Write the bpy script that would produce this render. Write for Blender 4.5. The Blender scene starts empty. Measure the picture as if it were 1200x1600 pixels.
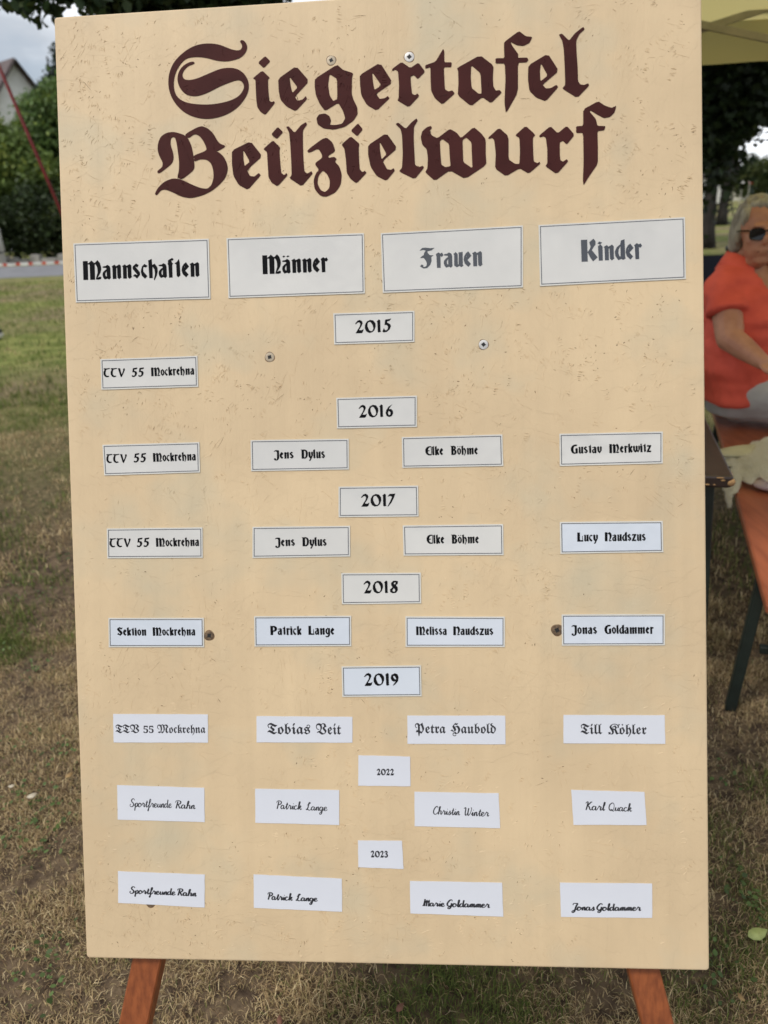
import bpy, math, random
import numpy as np
from mathutils import Vector, Matrix
from mathutils.geometry import tessellate_polygon
from mathutils import noise as mn

sc = bpy.context.scene
COL = sc.collection
random.seed(7)
rng = np.random.default_rng(11)

# ------------------------------------------------------------------ camera
FPX, CX, CY, CAMH = 1200.0, 600.0, 800.0, 1.4
RIGHT = Vector((0.99754, 0.05552, -0.04281))
CAMUP = Vector((0.01921, 0.37079, 0.92852))
FWD = Vector((-0.06742, 0.92706, -0.36881))
CAM = Vector((0, 0, CAMH))
cd = bpy.data.cameras.new('camera')
cd.sensor_fit = 'HORIZONTAL'; cd.sensor_width = 36.0; cd.lens = 36.0
cd.clip_start = 0.05; cd.clip_end = 2000
cd.dof.use_dof = True; cd.dof.focus_distance = 1.1; cd.dof.aperture_fstop = 6.5
cam = bpy.data.objects.new('camera', cd); COL.objects.link(cam)
M3 = Matrix((RIGHT, CAMUP, -FWD)).transposed()
cam.matrix_world = Matrix.Translation(CAM) @ M3.to_4x4()
sc.camera = cam

# ------------------------------------------------------------------ sky, sun, exposure
SUN_EL, SUN_AZ = math.radians(58), math.radians(224)   # azimuth clockwise from +Y: sun stands behind and to the left of the photographer
w = bpy.data.worlds.new('World'); sc.world = w; w.use_nodes = True
nt = w.node_tree; N = nt.nodes; L = nt.links
for n in list(N): N.remove(n)
wo = N.new('ShaderNodeOutputWorld'); bg = N.new('ShaderNodeBackground'); bg.inputs[1].default_value = 0.11
sky = N.new('ShaderNodeTexSky'); sky.sky_type = 'NISHITA'; sky.sun_disc = False
sky.sun_elevation = SUN_EL; sky.sun_rotation = SUN_AZ
tc = N.new('ShaderNodeTexCoord'); mp = N.new('ShaderNodeMapping'); mp.inputs['Scale'].default_value = (1.0, 1.0, 2.6)
no = N.new('ShaderNodeTexNoise'); no.inputs['Scale'].default_value = 2.3; no.inputs['Detail'].default_value = 7; no.inputs['Roughness'].default_value = 0.55
rp = N.new('ShaderNodeValToRGB'); rp.color_ramp.elements[0].position = 0.33; rp.color_ramp.elements[1].position = 0.56
no2 = N.new('ShaderNodeTexNoise'); no2.inputs['Scale'].default_value = 3.7; no2.inputs['Detail'].default_value = 5
rp2 = N.new('ShaderNodeValToRGB'); rp2.color_ramp.elements[0].color = (6.0, 6.5, 7.2, 1); rp2.color_ramp.elements[1].color = (15, 15.4, 16, 1)
rp2.color_ramp.elements[0].position = 0.35; rp2.color_ramp.elements[1].position = 0.65
mx = N.new('ShaderNodeMix'); mx.data_type = 'RGBA'
L.new(tc.outputs['Generated'], mp.inputs['Vector']); L.new(mp.outputs[0], no.inputs['Vector']); L.new(mp.outputs[0], no2.inputs['Vector'])
L.new(no.outputs['Fac'], rp.inputs[0]); L.new(no2.outputs['Fac'], rp2.inputs[0])
L.new(rp.outputs[0], mx.inputs[0]); L.new(sky.outputs[0], mx.inputs[6]); L.new(rp2.outputs[0], mx.inputs[7])
L.new(mx.outputs[2], bg.inputs[0]); L.new(bg.outputs[0], wo.inputs[0])
sd = bpy.data.lights.new('sun', 'SUN'); sd.energy = 2.5; sd.angle = math.radians(11); sd.color = (1, 0.95, 0.88)
sun = bpy.data.objects.new('sun', sd); COL.objects.link(sun)
sdir = Vector((math.sin(SUN_AZ) * math.cos(SUN_EL), math.cos(SUN_AZ) * math.cos(SUN_EL), math.sin(SUN_EL)))
sun.rotation_euler = sdir.to_track_quat('Z', 'Y').to_euler()
vs = sc.view_settings
sc.display_settings.display_device = 'sRGB'
vs.view_transform = 'Standard'; vs.look = 'None'; vs.gamma = 1; vs.use_curve_mapping = False; vs.exposure = -0.16

# ------------------------------------------------------------------ helpers
def ray(x, y): return RIGHT * ((x - CX) / FPX) - CAMUP * ((y - CY) / FPX) + FWD
def at_h(x, y, h=0.0):
    r = ray(x, y); return CAM + r * ((h - CAMH) / r.z)
def at_y(x, y, Y):
    r = ray(x, y); return CAM + r * (Y / r.y)

def tag(o, label=None, cat=None, group=None, kind=None):
    if label: o['label'] = label
    if cat: o['category'] = cat
    if group: o['group'] = group
    if kind: o['kind'] = kind
    return o
def thing(name, loc, label, cat, group=None):
    o = bpy.data.objects.new(name, None); COL.objects.link(o); o.location = Vector(loc)
    o.empty_display_size = 0.1
    return tag(o, label, cat, group)
def wloc(o):
    v = Vector(o.location)
    while o.parent: o = o.parent; v += Vector(o.location)
    return v
def mesh(name, verts, faces, mat=None, parent=None, smooth=False, mats=None, fm=None, kind=None, origin=None):
    """verts are in world space; the object sits at its parent's origin (or at `origin`)"""
    off = wloc(parent) if parent else Vector(origin) if origin is not None else Vector((0, 0, 0))
    me = bpy.data.meshes.new(name)
    V = [(v[0] - off.x, v[1] - off.y, v[2] - off.z) for v in verts]
    me.from_pydata(V, [], faces)
    for m in (mats or [mat]): me.materials.append(m)
    if fm: me.polygons.foreach_set('material_index', fm)
    if smooth: me.polygons.foreach_set('use_smooth', [True] * len(me.polygons))
    me.update()
    o = bpy.data.objects.new(name, me); COL.objects.link(o)
    if parent: o.parent = parent
    else: o.location = off
    if kind: o['kind'] = kind
    return o

class G:
    """collects geometry"""
    def __init__(s): s.v = []; s.f = []
    def add(s, v, f):
        n = len(s.v); s.v += [tuple(p) for p in v]; s.f += [tuple(i + n for i in q) for q in f]
    def box(s, a, b, M=None):
        x0, y0, z0 = a; x1, y1, z1 = b
        P = [(x0,y0,z0),(x1,y0,z0),(x1,y1,z0),(x0,y1,z0),(x0,y0,z1),(x1,y0,z1),(x1,y1,z1),(x0,y1,z1)]
        if M is not None: P = [tuple(M @ Vector(p)) for p in P]
        s.add(P, [(3,2,1,0),(4,5,6,7),(0,1,5,4),(1,2,6,5),(2,3,7,6),(3,0,4,7)])
    def beam(s, p, q, wx, wy, up=(0,0,1), c=0.0):
        """rectangular bar from p to q, chamfered by c"""
        p, q = Vector(p), Vector(q); d = (q - p).normalized(); u = Vector(up); x = d.cross(u).normalized(); y = x.cross(d).normalized()
        a, b = wx / 2, wy / 2
        ring = [(-a,-b),(a,-b),(a,b),(-a,b)] if c <= 0 else [(-a+c,-b),(a-c,-b),(a,-b+c),(a,b-c),(a-c,b),(-a+c,b),(-a,b-c),(-a,-b+c)]
        n = len(ring)
        P = [p + x*i + y*j for i, j in ring] + [q + x*i + y*j for i, j in ring]
        s.add(P, [tuple(range(n))[::-1], tuple(range(n, 2*n))] + [(i,(i+1)%n,(i+1)%n+n,i+n) for i in range(n)])
    def tube(s, pts, rad, n=8, cap=True):
        pts = [Vector(p) for p in pts]
        rs = rad if hasattr(rad, '__len__') else [rad]*len(pts)
        base = len(s.v); prev = None
        for i, p in enumerate(pts):
            d = (pts[min(i+1,len(pts)-1)] - pts[max(i-1,0)]).normalized()
            if prev is None: x = d.orthogonal().normalized()
            else: x = (prev - d*prev.dot(d)).normalized()
            prev = x; y = d.cross(x)
            for k in range(n):
                a = 2*math.pi*k/n; s.v.append(tuple(p + (x*math.cos(a) + y*math.sin(a))*rs[i]))
        for i in range(len(pts)-1):
            for k in range(n):
                a = base+i*n+k; b = base+i*n+(k+1)%n; s.f.append((a,b,b+n,a+n))
        if cap:
            s.f.append(tuple(base+k for k in range(n))[::-1]); s.f.append(tuple(base+(len(pts)-1)*n+k for k in range(n)))
    def loft(s, rings, n=16):
        """rings: (centre, axis_a, axis_b) ellipses, capped"""
        base = len(s.v)
        for c, a, b in rings:
            for k in range(n):
                t = 2*math.pi*k/n; s.v.append(tuple(c + a*math.cos(t) + b*math.sin(t)))
        for i in range(len(rings)-1):
            for k in range(n):
                p = base+i*n+k; q = base+i*n+(k+1)%n; s.f.append((p,q,q+n,p+n))
        s.f.append(tuple(base+k for k in range(n))[::-1]); s.f.append(tuple(base+(len(rings)-1)*n+k for k in range(n)))
    def ball(s, c, a, b, d, n=14, m=9):
        """ellipsoid with half axes a,b,d (vectors)"""
        c = Vector(c); base = len(s.v)
        for i in range(1, m):
            th = math.pi*i/m
            for k in range(n):
                t = 2*math.pi*k/n
                s.v.append(tuple(c + a*(math.sin(th)*math.cos(t)) + b*(math.sin(th)*math.sin(t)) + d*math.cos(th)))
        for i in range(m-2):
            for k in range(n):
                p = base+i*n+k; q = base+i*n+(k+1)%n; s.f.append((p,p+n,q+n,q))
        t0 = len(s.v); s.v.append(tuple(c+d)); t1 = len(s.v); s.v.append(tuple(c-d))
        for k in range(n):
            s.f.append((t0, base+k, base+(k+1)%n)); e = base+(m-2)*n; s.f.append((t1, e+(k+1)%n, e+k))
    def build(s, name, mat, parent=None, smooth=False, **k): return mesh(name, s.v, s.f, mat, parent, smooth, **k)

# ------------------------------------------------------------------ materials
def new_mat(name):
    m = bpy.data.materials.new(name); m.use_nodes = True
    return m, m.node_tree.nodes, m.node_tree.links, m.node_tree.nodes['Principled BSDF']
def setp(b, rough=None, spec=None, metal=None, coat=None, coatr=None):
    if rough is not None: b.inputs['Roughness'].default_value = rough
    if spec is not None: b.inputs['Specular IOR Level'].default_value = spec
    if metal is not None: b.inputs['Metallic'].default_value = metal
    if coat is not None: b.inputs['Coat Weight'].default_value = coat
    if coatr is not None: b.inputs['Coat Roughness'].default_value = coatr
def simple(name, c, c2=None, scale=8.0, rough=0.7, bump=0.0, bscale=40.0, dist=0.002, stretch=(1,1,1), detail=5, **k):
    """colour varied by noise between c and c2, optional noise bump"""
    m, n, l, b = new_mat(name); setp(b, rough, **k)
    t = n.new('ShaderNodeTexCoord'); mpp = n.new('ShaderNodeMapping'); mpp.inputs['Scale'].default_value = stretch
    l.new(t.outputs['Object'], mpp.inputs[0])
    c2 = c2 or tuple(x*0.8 for x in c)
    ns = n.new('ShaderNodeTexNoise'); ns.inputs['Scale'].default_value = scale; ns.inputs['Detail'].default_value = detail
    l.new(mpp.outputs[0], ns.inputs['Vector'])
    r = n.new('ShaderNodeValToRGB'); r.color_ramp.elements[0].position = 0.35; r.color_ramp.elements[1].position = 0.65
    r.color_ramp.elements[0].color = (*c2, 1); r.color_ramp.elements[1].color = (*c, 1)
    l.new(ns.outputs['Fac'], r.inputs[0]); l.new(r.outputs[0], b.inputs['Base Color'])
    if bump > 0:
        nb = n.new('ShaderNodeTexNoise'); nb.inputs['Scale'].default_value = bscale; nb.inputs['Detail'].default_value = 4
        l.new(mpp.outputs[0], nb.inputs['Vector'])
        bp = n.new('ShaderNodeBump'); bp.inputs['Strength'].default_value = bump; bp.inputs['Distance'].default_value = dist
        l.new(nb.outputs['Fac'], bp.inputs['Height']); l.new(bp.outputs[0], b.inputs['Normal'])
    return m
def attr_mat(name, rough=0.7, translucent=0.0, spec=0.3):
    m, n, l, b = new_mat(name); setp(b, rough, spec)
    a = n.new('ShaderNodeAttribute'); a.attribute_name = 'tint'
    l.new(a.outputs['Color'], b.inputs['Base Color'])
    if translucent > 0:
        tr = n.new('ShaderNodeBsdfTranslucent'); ms = n.new('ShaderNodeMixShader'); ms.inputs[0].default_value = translucent
        l.new(a.outputs['Color'], tr.inputs[0]); out = n['Material Output']
        l.new(b.outputs[0], ms.inputs[1]); l.new(tr.outputs[0], ms.inputs[2]); l.new(ms.outputs[0], out.inputs[0])
    return m
# ------------------------------------------------------------------ the board's own plane
BW, BH = 0.82, 1.24573
TL = Vector((-0.48242, 1.13848, CAMH + 0.24730))
BX = Vector((1, 0, 0)); BD = Vector((0, -0.33945, -0.94062)); BN = Vector((0, -0.94062, 0.33945))
def onb(u, v, h=0.0): return TL + BX*u + BD*v + BN*h
def uv(x, y):
    """measured spot in the photograph -> metres right and down on the board"""
    r = ray(x, y); k = (TL - CAM).dot(BN) / r.dot(BN); p = CAM + r*k - TL
    return p.dot(BX), p.dot(BD)

# cream wall paint over oriented strand board
m_board, n, l, b = new_mat('cream_painted_strand_board'); setp(b, 0.55, 0.35)
tcn = n.new('ShaderNodeTexCoord')
nz = n.new('ShaderNodeTexNoise'); nz.inputs['Scale'].default_value = 5; nz.inputs['Detail'].default_value = 6; nz.inputs['Roughness'].default_value = 0.6
l.new(tcn.outputs['Object'], nz.inputs['Vector'])
cr = n.new('ShaderNodeValToRGB'); e = cr.color_ramp.elements
e[0].position = 0.3; e[0].color = (0.58, 0.438, 0.268, 1); e[1].position = 0.7; e[1].color = (0.675, 0.515, 0.315, 1)
l.new(nz.outputs['Fac'], cr.inputs[0])
# grey-green stains under the paint
nz2 = n.new('ShaderNodeTexNoise'); nz2.inputs['Scale'].default_value = 9; nz2.inputs['Detail'].default_value = 3
mpz = n.new('ShaderNodeMapping'); mpz.inputs['Location'].default_value = (3, 1, 7); l.new(tcn.outputs['Object'], mpz.inputs[0]); l.new(mpz.outputs[0], nz2.inputs['Vector'])
rz = n.new('ShaderNodeMapRange'); rz.inputs[1].default_value = 0.52; rz.inputs[2].default_value = 0.75; rz.inputs[4].default_value = 0.6
l.new(nz2.outputs['Fac'], rz.inputs[0])
mxa = n.new('ShaderNodeMix'); mxa.data_type = 'RGBA'; mxa.inputs[7].default_value = (0.50, 0.45, 0.32, 1)
l.new(rz.outputs[0], mxa.inputs[0]); l.new(cr.outputs[0], mxa.inputs[6])
l.new(mxa.outputs[2], b.inputs['Base Color'])
# strands: straight flakes at several angles, each lying a little higher or lower, seen only in patches
mr = n.new('ShaderNodeMapping'); mr.inputs['Rotation'].default_value = (-math.radians(70.16), 0, 0); l.new(tcn.outputs['Object'], mr.inputs[0])
hs = []
for ang, sx, sy, off in ((0.5, 95, 34, 0), (2.2, 85, 30, 4), (1.4, 100, 36, 9), (2.9, 90, 32, 15)):
    m2 = n.new('ShaderNodeMapping'); m2.inputs['Rotation'].default_value = (0, 0, ang); m2.inputs['Location'].default_value = (off, off*.7, 0); l.new(mr.outputs[0], m2.inputs[0])
    mq = n.new('ShaderNodeMapping'); mq.inputs['Scale'].default_value = (sx, sy, 1); l.new(m2.outputs[0], mq.inputs[0])
    vo = n.new('ShaderNodeTexVoronoi'); vo.voronoi_dimensions = '2D'; vo.feature = 'F1'; vo.distance = 'CHEBYCHEV'; vo.inputs['Scale'].default_value = 1.0; l.new(mq.outputs[0], vo.inputs['Vector'])
    sep = n.new('ShaderNodeSeparateColor'); l.new(vo.outputs['Color'], sep.inputs[0])
    pk = n.new('ShaderNodeMath'); pk.operation = 'MULTIPLY'; l.new(sep.outputs[0], pk.inputs[0])
    ms_ = n.new('ShaderNodeTexNoise'); ms_.inputs['Scale'].default_value = 7; ms_.inputs['Detail'].default_value = 0; l.new(m2.outputs[0], ms_.inputs['Vector'])
    mr2 = n.new('ShaderNodeMapRange'); mr2.inputs[1].default_value = 0.40; mr2.inputs[2].default_value = 0.72; l.new(ms_.outputs['Fac'], mr2.inputs[0])
    l.new(mr2.outputs[0], pk.inputs[1]); hs.append(pk)
acc = hs[0]
for q in hs[1:]:
    ad = n.new('ShaderNodeMath'); ad.operation = 'ADD'; l.new(acc.outputs[0], ad.inputs[0]); l.new(q.outputs[0], ad.inputs[1]); acc = ad
bp = n.new('ShaderNodeBump'); bp.inputs['Strength'].default_value = 0.6; bp.inputs['Distance'].default_value = 0.0006
l.new(acc.outputs[0], bp.inputs['Height'])
# brush streaks left by painting up and down
mb = n.new('ShaderNodeMapping'); mb.inputs['Scale'].default_value = (190, 7, 1); l.new(mr.outputs[0], mb.inputs[0])
nb_ = n.new('ShaderNodeTexNoise'); nb_.noise_dimensions = '2D'; nb_.inputs['Scale'].default_value = 1; nb_.inputs['Detail'].default_value = 3; l.new(mb.outputs[0], nb_.inputs['Vector'])
bpb = n.new('ShaderNodeBump'); bpb.inputs['Strength'].default_value = 0.5; bpb.inputs['Distance'].default_value = 0.0004; l.new(nb_.outputs['Fac'], bpb.inputs['Height']); l.new(bp.outputs[0], bpb.inputs['Normal']); bp = bpb
# the same streaks thin the paint a little
mb2 = n.new('ShaderNodeMapping'); mb2.inputs['Scale'].default_value = (45, 2.2, 1); l.new(mr.outputs[0], mb2.inputs[0])
nb2 = n.new('ShaderNodeTexNoise'); nb2.noise_dimensions = '2D'; nb2.inputs['Scale'].default_value = 1; nb2.inputs['Detail'].default_value = 4; l.new(mb2.outputs[0], nb2.inputs['Vector'])
rb = n.new('ShaderNodeMapRange'); rb.inputs[1].default_value = .3; rb.inputs[2].default_value = .7; rb.inputs[3].default_value = .975; rb.inputs[4].default_value = 1.02; l.new(nb2.outputs['Fac'], rb.inputs[0])
vmx = n.new('ShaderNodeVectorMath'); vmx.operation = 'SCALE'; l.new(mxa.outputs[2], vmx.inputs[0]); l.new(rb.outputs[0], vmx.inputs['Scale']); l.new(vmx.outputs[0], b.inputs['Base Color'])
nf = n.new('ShaderNodeTexNoise'); nf.inputs['Scale'].default_value = 160; nf.inputs['Detail'].default_value = 4; l.new(tcn.outputs['Object'], nf.inputs['Vector'])
bp2 = n.new('ShaderNodeBump'); bp2.inputs['Strength'].default_value = 0.25; bp2.inputs['Distance'].default_value = 0.0006
l.new(nf.outputs['Fac'], bp2.inputs['Height']); l.new(bp.outputs[0], bp2.inputs['Normal']); l.new(bp2.outputs[0], b.inputs['Normal'])

m_leg = simple('reddish_brown_stained_wood', (0.30, 0.085, 0.025), (0.19, 0.050, 0.015), 9, 0.5, 0.4, 30, 0.0008, (14, 14, 0.8), spec=0.5)
m_crack_shade = simple('bare_wood_and_sliver_shade', (0.25, 0.14, 0.065), (0.09, 0.05, 0.025), 90, 0.8)  # bare wood brown, also the colour of shade lines painted beside slivers
m_title = simple('dark_maroon_brush_paint', (0.058, 0.0145, 0.0125), (0.044, 0.011, 0.0095), 20, 0.65, 0.35, 130, 0.0006, spec=0.12)
m_zinc = simple('zinc_plated_steel', (0.62, 0.60, 0.57), (0.48, 0.46, 0.43), 200, 0.5, metal=0.4)
m_zincd = simple('paint_smeared_zinc', (0.46, 0.38, 0.27), (0.36, 0.30, 0.22), 200, 0.55, metal=.3)
m_rust = simple('rusty_brown_steel', (0.22, 0.15, 0.09), (0.10, 0.065, 0.04), 300, 0.6, metal=0.5)
m_black = simple('black_recess', (0.012, 0.011, 0.01), None, 50, 0.7)

foot = uv(560, 1600)
EAS = thing('display_easel', (-0.07, 0.62, 0), 'tall cream painted board with maroon hand lettering on a reddish brown wooden easel', 'sign board')
# board slab with rounded corners and softened front edge
def rrect(w, h, r, n=4, x0=0, y0=0):
    P = []
    for cx_, cy_, a0 in ((w-r, r, -90), (w-r, h-r, 0), (r, h-r, 90), (r, r, 180)):
        for k in range(n+1):
            a = math.radians(a0 + 90*k/n); P.append((x0+cx_+r*math.cos(a), y0+cy_+r*math.sin(a)))
    return P
T = 0.015
rings = []
for ins, h in ((0.0022, 0.0), (0.0007, -0.0006), (0.0, -0.0022), (0.0, -T+0.001), (0.001, -T)):
    rings.append([onb(x, y, h) for x, y in rrect(BW-2*ins, BH-2*ins, 0.004, 4, ins, ins)])
V = [p for r_ in rings for p in r_]; k = len(rings[0]); F = [tuple(range(k))[::-1], tuple((len(rings)-1)*k + i for i in range(k))]
for j in range(len(rings)-1):
    for i in range(k): a = j*k+i; c = j*k+(i+1)%k; F.append((a, c, c+k, a+k))
board = mesh('board', V, F, m_board, EAS)

# legs: two front legs behind the board, following the rows of screws
def legline(p, q, v):
    (u0, v0), (u1, v1) = uv(*p), uv(*q); return u0 + (u1-u0)*(v-v0)/(v1-v0)
vb = BH + (TL + BD*BH).z/0.94062 - 0.0
for p, q in (((523, 94), (212, 1560)), ((634, 89), (1020, 1560))):
    g = G(); a = onb(legline(p, q, -0.06), -0.06, -T-0.016); c = onb(legline(p, q, vb+0.012), vb+0.012, -T-0.016)
    g.beam(a, c, 0.040, 0.030, BN, 0.002)
    # beam cross axis: width across the board, depth along its normal
    g.build('leg', m_leg, EAS)
g = G(); top = onb(BW*0.51, 0.05, -T-0.05); ft = Vector((top.x, top.y + 0.62, 0.0))
g.beam(top, ft, 0.040, 0.028, (0, 1, 0), 0.002); g.build('rear_leg', m_leg, EAS)
g = G(); g.beam(onb(0.2, BH*0.86, -T-0.046), onb(0.63, BH*0.86, -T-0.046), 0.030, 0.028, BN, 0.002); g.build('crossbar', m_leg, EAS)
g = G(); g.beam(onb(0.30, 0.05, -T-0.044), onb(0.52, 0.05, -T-0.044), 0.034, 0.024, BN, 0.002); g.build('crossbar', m_leg, EAS)

# screws with a cross slot
def screw(x, y, r_px, mat, name='screw', rot=0.0, label=None, hs_=1.0):
    u, v = uv(x, y); r = r_px/1075.0
    g = G(); nn = 24
    prof = [(1.0, 0.0003), (0.9, 0.00048), (0.5, 0.00055)]
    base = []
    for rr, h in prof: base.append([onb(u+r*rr*math.cos(2*math.pi*i/nn), v+r*rr*math.sin(2*math.pi*i/nn), h*hs_) for i in range(nn)])
    V = [p for b_ in base for p in b_]; F = []
    for j in range(2):
        for i in range(nn): a = j*nn+i; c = j*nn+(i+1)%nn; F.append((a, c, c+nn, a+nn)[::-1])
    F.append(tuple(2*nn+i for i in range(nn))[::-1])
    s = mesh(name, V, F, mat, board, True)
    if label: s['label'] = label
    w_ = r*0.15; q = r*0.56; g = G()
    for t in (rot, rot+math.pi/2):
        c_, s_ = math.cos(t), math.sin(t)
        P = [(-q, 0), (-q*.45, -w_*1.7), (q*.45, -w_*1.7), (q, 0), (q*.45, w_*1.7), (-q*.45, w_*1.7)]
        hh = 0.0006*hs_ + (0.00003 if t == rot else 0)
        g.add([onb(u+a*c_-b_*s_, v+a*s_+b_*c_, hh) for a, b_ in P], [(5,4,3,2,1,0)])
    # dark pool in the hole
    mesh('slot', g.v, g.f, m_black, board)
    # ring of torn paint around the head
    g = G(); P0 = [onb(u+r*1.0*math.cos(a), v+r*1.0*math.sin(a), 0.00006) for a in [2*math.pi*i/nn for i in range(nn)]]
    P1 = [onb(u+r*(1.12+0.06*math.sin(3*a+x))*math.cos(a), v+r*(1.12+0.06*math.sin(3*a+x))*math.sin(a), 0.00006) for a in [2*math.pi*i/nn for i in range(nn)]]
    mesh('countersink', P0+P1, [(i, (i+1)%nn, (i+1)%nn+nn, i+nn) for i in range(nn)], m_crack_shade, board)
screw(517.5, 94.5, 6.2, m_zincd, rot=0.3); screw(639.5, 89, 6.6, m_zinc, rot=0.1)
screw(421.5, 558, 6.4, m_zincd, rot=0.6); screw(755.5, 538.5, 6.4, m_zinc, rot=0.15)
screw(327, 993, 6.8, m_rust, rot=0.9, label='rusty screw'); screw(870.5, 984.5, 7.4, m_rust, rot=0.4, label='rusty screw'); screw(235.5, 1410, 7.0, m_rust, rot=0.7, label='rusty screw half under a paper slip', hs_=0.07)

# ------------------------------------------------------------------ painted title, traced stroke by stroke
A, B_, C_ = (240, 30), (480, 30), (700, 30)
def chaikin(P, t, it=1):
    for _ in range(it):
        Q = []
        for i in range(len(P)):
            a, b = P[i], P[(i+1) % len(P)]
            Q += [(a[0]+(b[0]-a[0])*t, a[1]+(b[1]-a[1])*t), (b[0]-(b[0]-a[0])*t, b[1]-(b[1]-a[1])*t)]
        P = Q
    return P
def pairs(s):
    q = [float(x) for x in s.replace(',', ' ').split()]; return list(zip(q[::2], q[1::2]))
def paint(o, loops_list, t=0.12, it=1, name='painted_letter', lab=None):
    V = []; F = []
    for k_, loops in enumerate(loops_list):
        LL = []
        for s in loops:
            P = chaikin(pairs(s), t, it)
            LL.append([uv(o[0]+x/4.2857, o[1]+y/4.2857) for x, y in P])
        h = 0.00062 + 0.00001*k_
        flat = [p for q in LL for p in q]
        tri = tessellate_polygon([[Vector((x, -y, 0)) for x, y in q] for q in LL])
        b0 = len(V); V += [onb(u, v, h) for u, v in flat]
        for tr in tri:
            a, b, c = [Vector((flat[i][0], -flat[i][1])) for i in tr]
            cr2 = (b-a).x*(c-a).y - (b-a).y*(c-a).x
            F.append(tuple(b0+i for i in (tr if cr2 > 0 else tr[::-1])))
        # paint edge thickness
        for q in LL:
            s0 = len(V); n_ = len(q); V += [onb(u, v, h) for u, v in q] + [onb(u, v, 0.0) for u, v in q]
            F += [(s0+i, s0+(i+1)%n_, s0+(i+1)%n_+n_, s0+i+n_) for i in range(n_)]
    o_ = mesh(name, V, F, m_title, board)
    return o_
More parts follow.
